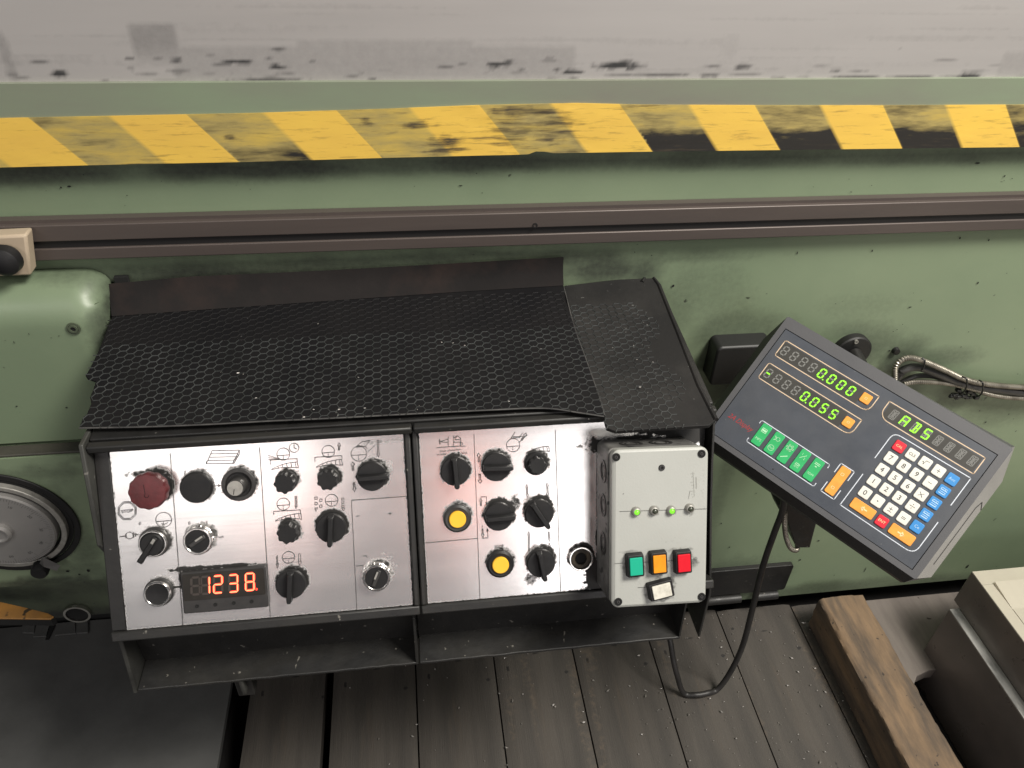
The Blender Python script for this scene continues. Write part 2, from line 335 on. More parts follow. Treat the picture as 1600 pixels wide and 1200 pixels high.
# hazard tape: diagonal print with worn black, from geometry-local coordinates and the wear attribute
def tape_material(period, slope, off):
    m = bpy.data.materials.new('hazard tape'); m.use_nodes = True; N = m.node_tree.nodes; L = m.node_tree.links; p = N['Principled BSDF']
    tc = N.new('ShaderNodeTexCoord'); sp = N.new('ShaderNodeSeparateXYZ'); L.new(tc.outputs['Object'], sp.inputs[0])
    def mt(op, a, b=0, c=None):
        x = N.new('ShaderNodeMath'); x.operation = op
        for i, q in enumerate((a, b) if c is None else (a, b, c)):
            if isinstance(q, (int, float)): x.inputs[i].default_value = q
            else: L.new(q, x.inputs[i])
        return x.outputs[0]
    def noise(sc, st, det=8):
        mp = N.new('ShaderNodeMapping'); L.new(tc.outputs['Object'], mp.inputs[0]); mp.inputs['Scale'].default_value = st
        n = N.new('ShaderNodeTexNoise'); L.new(mp.outputs[0], n.inputs['Vector']); n.inputs['Scale'].default_value = sc; n.inputs['Detail'].default_value = det; n.inputs['Roughness'].default_value = .65; return n.outputs['Fac']
    def rng(x, a, b, c=0, d=1):
        r = N.new('ShaderNodeMapRange'); L.new(x, r.inputs[0])
        for i, q in enumerate((a, b, c, d)): r.inputs[i+1].default_value = q
        return r.outputs[0]
    def mix(f, a, b):
        x = N.new('ShaderNodeMix'); x.data_type = 'RGBA'; L.new(f, x.inputs[0])
        for i, q in ((6, a), (7, b)):
            if isinstance(q, tuple): x.inputs[i].default_value = (*q, 1)
            else: L.new(q, x.inputs[i])
        return x.outputs[2]
    t = mt('FRACT', mt('DIVIDE', mt('ADD', mt('MULTIPLY_ADD', sp.outputs[1], slope, sp.outputs[0]), off), period))
    k = rng(mt('ABSOLUTE', mt('SUBTRACT', t, .25)), .274, .238)          # soft-edged band, half the period
    a = N.new('ShaderNodeAttribute'); a.attribute_name = 'dirt'
    worn = mt('ADD', a.outputs['Fac'], rng(noise(26, (.45, 2.2, 1)), .3, .7, -.42, .42))
    band = mix(rng(worn, .30, .85), (.35, .275, .100), (.022, .020, .018))
    band = mix(rng(worn, -.25, .32), (.58, .41, .085), band)
    yel = mix(rng(noise(7, (.6, 2, 1)), .35, .7), (.76, .50, .085), (.70, .445, .085))
    yel = mix(rng(noise(38, (.5, 1.6, 1)), .64, .72), yel, (.50, .30, .06))
    c = mix(k, yel, band)
    a2 = N.new('ShaderNodeAttribute'); a2.attribute_name = 'scuff'
    c = mix(rng(mt('ADD', a2.outputs['Fac'], rng(noise(70, (.35, 3.4, 1)), .32, .68, -.5, .5)), .15, .95), c, (.075, .058, .035))
    L.new(c, p.inputs['Base Color']); p.inputs['Roughness'].default_value = .42
    b = N.new('ShaderNodeBump'); b.inputs['Strength'].default_value = .25; b.inputs['Distance'].default_value = .001; L.new(noise(30, (.5, 2, 1)), b.inputs['Height']); L.new(b.outputs[0], p.inputs['Normal'])
    return m

# ================================================================== FLOOR
FZ = -.035
XP = lambda px: UZ(px, 1200, FZ)[0]
fl = MB().box(-2.2, 2.6, -1.2, 1.7, -.16, -.115).build('floor', M['floor']); tag(fl, kind='structure')
edges = [XP(x) for x in (370, 512, 655, 793, 935, 1076, 1217, 1360)]
pw = edges[-1]-edges[-2]
edges += [edges[-1]+pw]
backs = [.90, .86, .86, .86, .86, .862, .858, .853]
for i in range(len(edges)-1):
    gap = .0022 if i else .006
    x0, x1 = edges[i]+gap*.6, edges[i+1]-gap*.6
    if i == 0: x1 -= .010
    fr = Frame((x0, -.5, FZ), (1, 0, 0), (0, 1, 0), (0, 0, 1)); W = x1-x0; Lg = backs[i]+.5
    def fn(u, v, i=i, W=W):
        pale = .9*sstep(.45, .75, fbm(u*38+i*5, v*3.1, i+3))*(.35+.65*sstep(.7, 1.1, v))*(1 if i > 2 else .25)
        return pale*.45
    grid(fr, 0, W, 0, Lg, .014, .034, 'plank', M['wood'], fl, fn,
         disp=lambda u, v, i=i, W=W: .0035*(fbm(u*22+i*7, v*2.2, i)-.5)+.0022*(fbm(u*90, v*6, i+2)-.5)-.003*np.clip(1-np.minimum(u, W-u)/.006, 0, 1))
# short dusty plank between the timber and the block, with a broken end
p = [(1380, 957), (1497, 944), (1500, 1000), (1466, 1046), (1452, 1047), (1433, 1056), (1404, 1075), (1392, 1010)]
pts = [UZ(x, y, FZ-.004) for x, y in p]; pts[0][1] = .853; pts[1][1] = .853; pts[1][0] = 1.12; pts[2][0] = 1.12
pts[0][0] = pts[7][0] = pts[6][0] = edges[-1]+.002
mb = MB().prism([(q[0], q[1]) for q in pts][::-1], FZ-.032, FZ-.004); mb.build('plank', M['wood_l'], fl, bevel=.0015, label='pale dusty short plank with a broken end')
# chips and swarf lying on the boards
mb = MB()
for k in range(330):
    x, y = random.uniform(-.15, .74), random.uniform(.46, .85)
    if random.random() < .5: x = random.uniform(.35, .74)
    s = random.choice((.0005, .0006, .0008, .0008, .0011, .0017)); a = random.random()*pi; L_ = s*random.uniform(1, 2.6)
    c, n = math.cos(a), math.sin(a); z = FZ+.0035
    mb.add([(x+c*L_, y+n*L_, z), (x-n*s, y+c*s, z), (x-c*L_, y-n*L_, z+s*.6), (x+n*s, y-c*s, z), (x, y, z+s*1.2)], [(0, 1, 4), (1, 2, 4), (2, 3, 4), (3, 0, 4), (3, 2, 1, 0)])
tag(mb.build('metal_chips', M['chip'], smooth=0), 'tiny bright metal chips scattered on the dark planks', 'metal chips', kind='stuff')

# floor plate on the left
q = UZ(360, 1091, FZ+.02)
fp = thing('floor_plate', (-.9, .3, FZ), 'dark grey smooth floor plate left of the planks, below the dial', 'floor plate')
xe = UZ(339, 1200, FZ+.02)[0]
grid(Frame((-1.8, -.6, FZ+.02), (1, 0, 0), (0, 1, 0), (0, 0, 1)), 0, xe+1.8, 0, 1.55, .03, .012, 'plate', M['fplate'], fp, disp=lambda u, v: .0012*(fbm(u*5, v*5, 3)-.5))
MB().box(xe-.02, xe-.004, -.6, .80, FZ-.01, FZ+.0075).build('edge_strip', M['void'], fp)
for i, pp in enumerate(([(57, 978), (78, 978), (72, 995), (52, 996)], [(88, 975), (118, 972), (119, 991), (86, 994)], [(120, 972), (138, 969), (138, 990), (120, 991)], [(36, 979), (56, 978), (54, 991), (36, 990)])):
    z = FZ+.0215
    MB().prism([tuple(UZ(x, y, z)[:2]) for x, y in pp][::-1], z, z+.0022+.0006*i).build('patch', M['fplate'], fp, bevel=.0006)
z = FZ+.0212
MB().prism([tuple(UZ(x, y, z)[:2]) for x, y in [(80, 976), (88, 974), (76, 1000), (71, 1000)]][::-1], z, z+.0012).build('slot_mark', M['void'], fp)

# ================================================================== MACHINE BED
YW = .86
WF = Frame((0, YW, 0), (1, 0, 0), (0, 0, 1), (0, -1, 0))
bed = thing('machine_bed', (.2, YW, -.1), 'long green painted machine bed wall behind the control console', 'machine bed')
wall_grime_shade = stains(WF, [
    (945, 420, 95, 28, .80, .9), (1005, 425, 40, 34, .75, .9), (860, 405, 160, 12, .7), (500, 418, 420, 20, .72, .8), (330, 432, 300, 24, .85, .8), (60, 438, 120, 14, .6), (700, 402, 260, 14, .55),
    (1060, 470, 60, 60, .30), (1130, 520, 60, 40, .42), (1120, 470, 60, 60, .22), (1340, 520, 60, 24, .40, .8), (1405, 570, 38, 32, .80, .9), (1470, 560, 60, 16, .42), (1400, 610, 50, 30, .45),
    (1560, 640, 70, 26, .30), (1500, 620, 60, 18, .4), (1170, 575, 85, 60, .85, 1.0), (1340, 545, 52, 40, .6, .9), (1350, 480, 90, 24, .14), (1000, 405, 200, 12, .38),
    (1590, 860, 60, 5, .0), (1250, 925, 180, 12, .5), (1450, 915, 180, 14, .5),
    (0, 272, 330, 18, .8, .8), (420, 264, 330, 17, .8, .8), (800, 253, 330, 16, .75, .8), (1150, 247, 330, 15, .7, .8), (1550, 242, 330, 13, .6, .8), (600, 350, 300, 8, .12),  # first five: grime and the shadow under the tape, painted together
    (1160, 900, 60, 30, .5), (1130, 760, 14, 120, .25)], 5, 22, .40)
grid(WF, -1.7, 2.2, -.008, 1.08, .009, .09, 'bed_wall', M['green'], bed, wall_grime_shade,
     topfn=lambda uu: (.19-.198*sstep(-.28, .24, uu), np.full_like(uu, 1.08)), disp=lambda u, v: .0010*(fbm(u*3, v*3, 2)-.5))
# black toe recess under the bed
MB().box(-1.7, 2.2, .956, .976, -.115, .36).build('toe_recess', M['void'], bed)
# rails
zt = lambda py: UY(800, py, YW-.018)[2]
y_t, y_a, y_b, y_c = zt(333), zt(357), zt(368), zt(385)
f = YW-.018
MB().box(-1.6, 2.1, f, YW-.001, y_a, y_t).build('upper_rail', M['bar'], bed, bevel=.0012)
MB().box(-1.6, 2.1, f+.001, YW-.001, y_c, y_b).build('lower_rail', M['bar'], bed, bevel=.0012)
MB().box(-1.59, 2.09, f+.0035, YW-.0015, y_b, y_a).build('rail_slot', M['slot'], bed)
MB().box(-1.58, 2.08, f+.006, YW-.001, y_t, y_t+.004).build('rail_shim', M['bar'], bed)
hole = MB()
for px, py in ((836, 352),):
    q = UY(px, py, f); hole.ring(.0020, .0032, 0, .001, 12, q[0], q[2])
hole.build('rail_pin', M['slot'], bed, Frame((0, f, 0), (1, 0, 0), (0, 0, 1), (0, -1, 0)))
# upper left cover with rounded shoulder
YC = .80
xr = UY(166, 520, YC)[0]; ztop = UY(60, 452, YC+.012)[2]; zled = UY(60, 690, YC)[2]
R = .045; prof = [(YW-.002, ztop), (YC+R, ztop)]+[(YC+R-R*math.sin(a), ztop-R+R*math.cos(a)) for a in [pi/2*k/10 for k in range(1, 11)]]+[(YC, z_) for z_ in np.linspace(ztop-R-.008, zled, 24)]+[(YW-.002, zled)]
mb = MB(); n = len(prof); xs = [-1.7, -.9]+list(np.linspace(-.62, xr-.034, 26))+[xr-.030+.030*math.sin(pi/2*k/6) for k in range(7)]
sets = []
for i, x in enumerate(xs):
    k = max(0, i-28); ins = .030*(1-math.cos(pi/2*k/6))
    sets.append([(x, min(YW-.002, y+ins), z-(ins if z > ztop-.02 else 0)*.7) for y, z in prof])
vs = [q for s_ in sets for q in s_]
fs = [(j*n+i, j*n+(i+1) % n, (j+1)*n+(i+1) % n, (j+1)*n+i) for j in range(len(xs)-1) for i in range(n)]
fs += [tuple(range(n-1, -1, -1)), tuple((len(xs)-1)*n+i for i in range(n))]
mb.add(vs, fs)
CF = Frame((0, YC, 0), (1, 0, 0), (0, 0, 1), (0, -1, 0))
cst = stains(CF, [(172, 470, 34, 60, 1.0, .9), (165, 535, 22, 50, .7, .9), (80, 450, 130, 12, .6, .9)], 8, 60, .5)
# subdivide front via dense grid instead for dirt: evaluate on the vertices only
vv = np.array(mb.v); mb.build('shoulder_cover', M['green'], bed, dirt=cst(vv[:, 0], vv[:, 2]), smooth=50)
sh = MB(); q = UY(115, 513, YC-.0005)
so = MB().ring(.0055, .0078, 0, .0012, 24).ring(.0030, .0052, 0, .0025, 20)
so.k = 1; so.lathe([(.0, .0006), (.0078, .0006), (.0078, .0008), (0, .0008)], 24)
so.lathe([(.0001, .0012), (.0030, .0012), (.0030, .0014), (.0001, .0014)], 6)
so.build('socket_screw', [M['green_dark'], M['void']], bed, Frame(q, (1, 0, 0), (0, 0, 1), (0, -1, 0)))
# lower left gear housing with the dial
YD = .778
zt2 = UY(60, 714, YD)[2]; zb2 = UY(60, 913, YD)[2]; xr2 = -.30
DF = Frame((0, YD, 0), (1, 0, 0), (0, 0, 1), (0, -1, 0))
dst = stains(DF, [(120, 840, 30, 80, .42), (60, 912, 140, 10, .75), (130, 893, 50, 10, .4), (60, 738, 90, 12, .35), (150, 715, 40, 6, .35)], 9, 70, .5)
grid(DF, -1.7, xr2, zb2, zt2, .008, YW-YD-.003, 'gear_housing', M['green'], bed, dst)
MB().box(-1.7, xr2-.002, YD+.002, YC-.001, zt2+.0005, zt2+.004).build('housing_ledge', M['grimy'], bed, bevel=.001)
YB = .815; zb3 = UY(60, 968, YB)[2]
BF = Frame((0, YB, 0), (1, 0, 0), (0, 0, 1), (0, -1, 0))
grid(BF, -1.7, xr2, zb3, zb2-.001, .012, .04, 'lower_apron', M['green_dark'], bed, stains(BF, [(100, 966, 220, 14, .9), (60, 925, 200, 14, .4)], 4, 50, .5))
q = UY(122, 956, YB-.001); mb = MB().ring(.0165, .0198, 0, .006, 40); mb.k = 1; mb.lathe([(.0001, .001), (.0165, .001), (.0165, .0025), (.0001, .003)], 32)
mb.build('round_port', [M['chrome'], M['void']], bed, Frame(q, (1, 0, 0), (0, 0, 1), (0, -1, 0)))
# flange, hinge block and skirt bracket on the right part of the wall
q = UY(1333, 553, YW-.012); fF = Frame((q[0], YW+.001, q[2]), (1, 0, 0), (0, 0, 1), (0, -1, 0))
fg = MB().lathe([(.029, 0), (.029, .011), (.027, .013), (.0001, .013)], 40).build('round_flange', M['black'], bed, fF)
q2 = UY(1337, 533, YW-.012); c = ((q2-fF.o)@fF.ex, (q2-fF.o)@fF.ey)
MB().ring(.0016, .0030, .013, .016, 16, *c).build('bolt', M['grey_metal'], fg, fF)
a, b = UY(1121, 544, YW-.03), UY(1215, 596, YW-.03)
MB().prism(rrect(a[0], a[0]+.085, b[2], a[2]+.002, .008), 0, .034).build('hinge_block', M['tie'], bed, Frame((0, YW+.002, 0), (1, 0, 0), (0, 0, 1), (0, -1, 0)), bevel=.003)
a, b = UY(1040, 893, YW-.01), UY(1226, 922, YW-.01); zt_ = UY(1226, 885, YW-.01)[2]
MB().prism(rrect(a[0], b[0], b[2], zt_, .006), 0, .011).build('skirt_bracket', M['black'], bed, Frame((0, YW+.002, 0), (1, 0, 0), (0, 0, 1), (0, -1, 0)), bevel=.001)
zz = UY(1160, 934, YW-.012)[2]
MB().tube([(a[0], YW-.012, zz), (b[0]-.09, YW-.012, zz)], .009, 14).tube([(b[0]-.06, YW-.012, zz), (b[0]-.015, YW-.012, zz+.001)], .009, 14).build('skirt_pipe', M['edge'], bed)

# chipped spots in the paint
mb = MB(); rc = random.Random(21)
def chip(px, py, rx, ry, Yp):
    c = UY(px, py, Yp-.0012); sx = np.linalg.norm(UY(px+rx, py, Yp-.0012)-c); sz = np.linalg.norm(UY(px, py+ry, Yp-.0012)-c); a0 = rc.random()*6
    mb.add([(c[0]+sx*(.6+.6*rc.random())*math.cos(a0+k*pi/3.5), Yp-.0012, c[2]+sz*(.6+.6*rc.random())*math.sin(a0+k*pi/3.5)) for k in range(7)], [tuple(range(7))])
for q in [(1363, 392, 2, 4), (1500, 372, 2, 4), (1528, 442, 2, 3), (1422, 480, 4, 1.5), (1052, 447, 4, 4), (1246, 395, 1.5, 4), (515, 337, 5, 1.5), (108, 291, 6, 2.5), (95, 293, 3, 2), (1545, 375, 2, 3), (1127, 818, 2, 2), (1140, 855, 2, 2), (1279, 845, 3, 1.5), (1250, 875, 3, 2), (1352, 890, 1, 7), (1512, 885, 2, 4), (1390, 548, 3, 2), (1180, 700, 3, 2), (1540, 660, 2, 2), (1240, 700, 2, 2), (1528, 255, 8, 2), (1330, 300, 3, 1), (720, 290, 6, 1.5), (1570, 275, 2, 3)]: chip(q[0], q[1], q[2]*.6, q[3]*.6, YW)
for _ in range(46): chip(rc.uniform(900, 1600), rc.uniform(380, 900), rc.uniform(.5, 1.0), rc.uniform(.5, 1.0), YW)
for _ in range(20): chip(rc.uniform(0, 1600), rc.uniform(265, 325), rc.uniform(.5, 1.2), rc.uniform(.4, .8), YW)
for q in [(22, 535, 1.2, 3), (45, 522, 1, 3), (26, 635, 3, 1.5), (104, 637, 3, 1.5), (80, 528, 2, 1), (92, 525, 3, 1), (8, 532, 1, 1)]: chip(q[0], q[1], q[2]*.6, q[3]*.6, YC)
for q in [(138, 892, 3, 2), (106, 893, 3, 1.5), (124, 898, 2, 1), (150, 760, 2, 1.5)]: chip(*q, YD)
tag(mb.build('paint_chips', M['void'], bed, smooth=0), kind='stuff')
# trip dog clamped on the rail at the left border
td = thing('trip_dog', UY(10, 432, YW-.05), 'beige block with black round knob clamped on the rail at the left border', 'clamp block')
P0, P1, P2, P3 = UY(-40, 371, .82), UY(41, 367, .82), UY(53, 431, .82), UY(-40, 434, .82)
fr = Frame((0, .82, 0), (1, 0, 0), (0, 0, 1), (0, -1, 0))
MB().prism([(P3[0], P3[2]), (P2[0]-.003, P2[2]), (P1[0], P1[2]), (P0[0], P0[2])], -.02, .0).build('block', M['beige'], td, fr, bevel=.003)
q = UY(2, 414, .80); MB().lathe([(.0001, 0), (.014, 0), (.0175, .006), (.016, .016), (.010, .021), (.0001, .022)], 24).build('knob', M['plastic'], td, Frame((q[0], .82, q[2]), (1, 0, 0), (0, 0, 1), (0, -1, 0)))

# ================================================================== MACHINE TABLE (steel face, strip, hazard tape)
YT = .841
TF = Frame((0, YT, 0), (1, 0, 0), (0, 0, 1), (0, -1, 0))
SF = Frame((0, YT+.006, 0), (1, 0, 0), (0, 0, 1), (0, -1, 0))
tb = thing('machine_table', (.2, YT, .9), 'pale ground steel machine table with green strip and yellow black hazard tape', 'machine table')
ze = SF.pix(800, 124)[1]; rq = random.Random(12)
sst = stains(SF, [(92, 115, 16, 5, .95), (125, 130, 60, 3, .5), (245, 93, 10, 3, .6), (275, 94, 11, 4, .9), (280, 112, 18, 4, .6), (202, 92, 8, 3, .7), (205, 108, 8, 3, .6), (370, 97, 26, 5, .95), (345, 102, 18, 3, .7), (433, 105, 17, 5, .95), (434, 78, 14, 4, .8), (328, 85, 10, 3, .5), (420, 124, 60, 4, .8),
    (340, 128, 22, 3, .7), (550, 120, 14, 4, .6), (780, 101, 24, 5, .95), (795, 96, 10, 3, .8), (720, 99, 10, 2, .6), (870, 110, 6, 4, .8), (893, 113, 20, 4, .95), (963, 103, 38, 6, 1), (975, 98, 24, 4, .95), (1030, 118, 50, 3, .75), (1115, 105, 18, 3, .7), (1160, 104, 14, 5, .8), (1110, 118, 16, 4, .7), (1305, 110, 8, 3, .7), (1340, 112, 16, 2, .5), (1340, 120, 40, 3, .75), (1512, 118, 20, 4, 1), (1420, 120, 40, 2, .7), (1375, 23, 7, 2, .6), (1405, 78, 6, 2, .5),
    (858, 90, 8, 2, .5), (600, 110, 20, 4, .35), (1120, 64, 20, 8, .12), (5, 75, 10, 50, .38)]+[(rq.uniform(0, 1600), 128-abs(rq.gauss(0, 18)), rq.uniform(4, 26), rq.uniform(.8, 2.4), rq.uniform(.15, .7)) for _ in range(75)]+[(rq.uniform(0, 1600), rq.uniform(5, 110), rq.uniform(40, 220), rq.uniform(1.5, 6), rq.uniform(.05, .16), .9) for _ in range(40)], 3, 150, .5)
def patch(px0, px1, py0, py1, s):
    a, b = SF.pix(px0, py1), SF.pix(px1, py0)
    return lambda u, v: s*sstep(-.004, .004, u-a[0])*sstep(-.004, .004, b[0]-u)*sstep(-.02, .012, v-a[1])*sstep(-.003, .003, b[1]-v)
pt = [patch(210, 272, 37, 86, .42), patch(465, 740, 62, 92, .22), patch(275, 900, 72, 124, .24), patch(1555, 1620, 80, 118, .22), patch(1120, 1158, 52, 100, .10), patch(60, 140, 85, 92, .1)]
def stf(u, v):
    r = sst(u, v)
    for p_ in pt: r = np.maximum(r, p_(u, v))
    return r
grid(SF, -1.0, 1.3, ze-.002, ze+.17, .0030, .035, 'steel_face', M['steel'], tb, stf)
zs = lambda py: TF.pix(800, py)[1]
tape_top = [(0, 184), (200, 180), (400, 176), (600, 169.5), (755, 163.5), (900, 160.5), (1000, 163), (1200, 164), (1400, 164), (1600, 163)]
tape_bot = [(0, 261), (200, 256), (400, 252), (600, 246), (760, 242), (826, 240), (836, 235.5), (852, 236), (864, 238.5), (1000, 236.5), (1200, 234), (1400, 231.5), (1600, 229)]
LT = np.array([TF.pix(*p) for p in tape_top]); LB = np.array([TF.pix(*p) for p in tape_bot])
zlow = LB[:, 1].min()
grid(TF, -1.0, 1.3, zlow-.001, ze, .02, .030, 'green_strip', M['strip'], tb, topfn=lambda uu: (np.interp(uu, LB[:, 0], LB[:, 1])+.0012, np.full_like(uu, ze)))
# tape
t0, t1 = TF.pix(170, 184), TF.pix(248, 250)                       # right edge of the first band, top and bottom
slope = (t1[0]-t0[0])/(t0[1]-t1[1])                                # bands lean to the right going down
tops = [TF.pix(x, y)[0] for x, y in ((110, 184), (343, 178), (585, 170), (811, 162), (1031, 163), (1233, 164), (1432, 164))]
period = (tops[-1]-tops[0])/6
tape_top_mid = TF.pix(110, 184)
off = -(tape_top_mid[0]+slope*tape_top_mid[1])+.25*period+20*period
TM = tape_material(period, slope, off)
def tape_wear(u, v):
    t = (u+slope*v+off)/period; k = np.floor(t).astype(int)-20
    yb = np.interp(u, LB[:, 0], LB[:, 1]); yt = np.interp(u, LT[:, 0], LT[:, 1]); h = (v-yb)/(yt-yb)      # 0 bottom .. 1 top
    tab = {0: (.18, .20), 1: (.12, .50), 2: (.02, .10), 3: (.18, .25), 4: (.22, 1.25), 5: (.42, 1.15), 6: (.45, 1.25), 7: (.5, 1.0)}
    r = np.zeros_like(u)
    for i, (a, b) in tab.items():
        r = np.where(k == i, a+(b-a)*(1-sstep(.18, .62, h+.25*(fbm(u*40, v*40, 4)-.5))), r)
    return r
tsc = stains(TF, [(360, 213, 12, 5, .8), (572, 189, 12, 6, .8), (655, 195, 26, 8, .7), (690, 225, 26, 14, .75), (700, 235, 40, 5, .6), (820, 172, 60, 8, .72), (870, 200, 40, 26, .50), (800, 205, 36, 26, .45), (850, 218, 18, 5, .8), (220, 257, 60, 3, .7), (440, 251, 60, 2, .6), (880, 237, 60, 2, .6), (1070, 233, 50, 2, .7), (1000, 167, 40, 4, .5), (760, 215, 60, 3, .4), (820, 212, 70, 3, .4)], 6, 110, .5)
o = grid(TF, -1.0, 1.3, 0, 1, .0035, -.0004, 'hazard_tape', TM, tb, tape_wear, vstep=.035,
         topfn=lambda uu: (np.interp(uu, LB[:, 0], LB[:, 1]), np.interp(uu, LT[:, 0], LT[:, 1])),
         disp=lambda u, v: .0011+.0004*fbm(u*25, v*60, 5)+.0014*np.exp(-((u-.14)/.07)**2)*fbm(u*60, v*90, 2))
me = o.data; co = np.zeros(len(me.vertices)*3, np.float32); me.vertices.foreach_get('co', co); co = co.reshape(-1, 3)
at = me.attributes.new('scuff', 'FLOAT', 'POINT'); at.data.foreach_set('value', tsc(co[:, 0].astype(float), co[:, 1].astype(float)).astype(np.float32))

# ================================================================== CONTROL CONSOLE
th = math.radians(32)
PF = Frame((-.1717, .6278, .6931), (1, 0, 0), (0, math.sin(th), math.cos(th)), (0, -math.cos(th), math.sin(th)))
PFo = PF
z1 = lambda x, y: (170+x/3.752, 670+y/3.752)
z2 = lambda x, y: (400+x/3.87, 670+y/3.87)
z3 = lambda x, y: (650+x/4.138, 660+y/4.138)
z4 = lambda x, y: (900+x/3.748, 660+y/3.748)
con = thing('control_console', (0, .7, .42), 'black two bay control console with brushed metal panels full of knobs', 'control console')
sm = math.radians(5)
MP0 = V(-.0988, .84, .7316); MN = V(0, -math.sin(sm), math.cos(sm))
matpt = lambda px, py, h=0: U(px, py, MP0+h*MN, MN)
XL, XR = -.335, .330
# top slab under the mats
zmat = lambda y: MP0[2]+(y-MP0[1])*math.tan(sm)
yf = .628; ztopf = zmat(yf)-.004
side = [(yf, ztopf), (.845, zmat(.845)-.004), (.845, zmat(.845)-.016), (yf, ztopf-.016)]
YZ = Frame((0, 0, 0), (0, 1, 0), (0, 0, 1), (1, 0, 0))
MB().prism(side, XL+.001, XR-.001).build('casing_top', M['black'], con, YZ, bevel=.0015)
yh = UZ(122, 701, .708)[1]; zh = UY(122, 711, yh)[2]
xs_ = UY(645, 680, yh)[0]
MB().box(XL, xs_-.0008, yh, yf-.0015, zh, .708).build('hood_rail', M['edge'], con, bevel=.002)
MB().box(xs_+.0008, XR, yh, yf-.0015, zh, .708).build('hood_rail', M['edge'], con, bevel=.002)
# side plates
lp = [(yh-.001, .713), (.574, .610), (.581, .588), (.549, .540), (.537, .498), (.519, .418), (.60, .418), (.845, .52), (.845, .70)]
MB().prism(lp, XL-.0045, XL).build('casing_side', M['worn'], con, YZ, bevel=.001)
rp = [(.6215, .690), (.600, .640), (.575, .59), (.525, .50), (.52, .42), (.60, .418), (.845, .52), (.845, .70)]
MB().prism(rp, XR, XR+.003).build('casing_side', M['edge'], con, YZ, bevel=.0008)
# inner tub behind panels
MB().prism([(yf+.01, .69), (.84, .70), (.84, .47), (.565, .423), (.57, .50)], XL+.002, XR-.002).build('casing_body', M['black'], con, YZ)
# bays: frame bars round each plate, plates, trays
pk = lambda px, py, h=0: PF.pix(px, py, h)
A = pk(172, 712); B = pk(642, 945); C_ = pk(655, 683); D_ = pk(668, 943)
lx0, lx1 = A[0]-.0005, (pk(634, 685)[0]+B[0])/2
rx0 = (C_[0]+D_[0])/2; rx1 = .487
ytop, ybot = .012, (pk(197, 985)[1]+B[1])/2
seam = (lx1+rx0)/2
for (x0, x1, a, b) in ((lx0, lx1, XL-PF.o[0]+.0005, seam-.0007), (rx0, rx1, seam+.0007, XR-PF.o[0]-.0005)):
    MB().box(a, b, ybot-.0115, ybot-.0008, -.022, .003).build('panel_frame', M['edge'], con, PF, bevel=.0018)
    if a < seam-.1: MB().box(a, x0-.0008, ybot-.0005, ytop, -.020, -.001).build('panel_frame', M['black'], con, PF, bevel=.001); MB().box(x1+.0008, b, ybot-.0005, ytop, -.020, .004).build('panel_frame', M['edge'], con, PF, bevel=.0018)
    else: MB().box(a, x0-.0008, ybot-.0005, ytop, -.020, .004).build('panel_frame', M['edge'], con, PF, bevel=.0018)
# trays
zt_ = .422; yt0 = UZ(215, 1078, zt_)[1]; xm = UZ(655, 1036, zt_)[0]; xe_ = UZ(1062, 993, zt_)[0]
for x0, x1 in ((XL+.0005, xm-.0008), (xm+.0008, xe_)):
    nx = 40; mb = MB(); pr = []
    for k in range(nx+1):
        x = x0+(x1-x0)*k/nx; pr.append((x, yt0+.0012*(vnoise(x*80, 0, 3)-.5)))
    poly = pr+[(x1, .561), (x0, .561)]
    mb.prism(poly, zt_-.004, zt_); mb.build('tray_shelf', M['edge'], con, bevel=.001)
    MB().box(x0, x1, .558, .563, zt_, .515).build('tray_back', M['black'], con)
    if x0 > -.1: MB().prism([(.521, zt_+.001), (.558, zt_+.001), (.562, .51), (.528, .495)], x1-.002, x1).build('tray_cheek', M['black'], con, YZ)
    else: MB().prism([(.521, zt_), (.562, zt_), (.562, .515), (.527, .50)], x1-.003, x1-.0005).build('tray_cheek', M['edge'], con, YZ)
q = UZ(374, 1062, zt_-.004)
MB().box(XL-.0175, XL-.002, .8525, .8585, .69, .768).build('gap_shade', M['void'], con)  # black box painting the shade in the gap beside the cover
MB().box(q[0]-.010, q[0]+.010, .530, .560, zt_-.050, zt_-.004).build('support_post', M['black'], con, bevel=.002)
MB().box(q[0]-.002, q[0]+.0035, .522, .535, zt_-.035, zt_-.004).build('post_weld', M['worn'], con, bevel=.002)

# ---- panel plates with grime
controls = []           # (px, py, kind, tip)
CT = dict(
    estop=[(z1(222, 372), .024)], cap=[(z1(508, 348), .007)], pot=[(z1(760, 328), .003)], lever=[(z1(255, 675), .009)], key=[(z1(518, 660), .011), (z2(728, 905), .011)],
    push=[(z1(283, 970), .009)], lobe=[(z2(170, 335), .015), (z2(430, 315), .015), (z2(187, 640), .015)],
    sel=[(z2(700, 290), .009, z2(790, 283)), (z2(452, 605), .009, z2(448, 720)), (z2(208, 945), .009, z2(204, 1060)), (z3(255, 318), .009, z3(266, 425)), (z3(520, 290), .009, z3(620, 288)),
         (z3(535, 612), .009, z3(636, 603)), (z3(798, 592), .009, z3(872, 700)), (z3(810, 915), .009, z3(834, 1030))],
    lobeb=[(z3(778, 268), .004)], ybtn=[(z3(268, 625), .006), (z3(546, 920), .006)], socket=[(z3(1070, 885), .006)])
SPOT = []               # base centres and radii, local
RAD = dict(estop=.0175, cap=.0165, pot=.0177, lever=.0155, key=.0155, push=.014, lobe=.0105, sel=.016, lobeb=.0132, ybtn=.0155, socket=.0142)
POS = {}
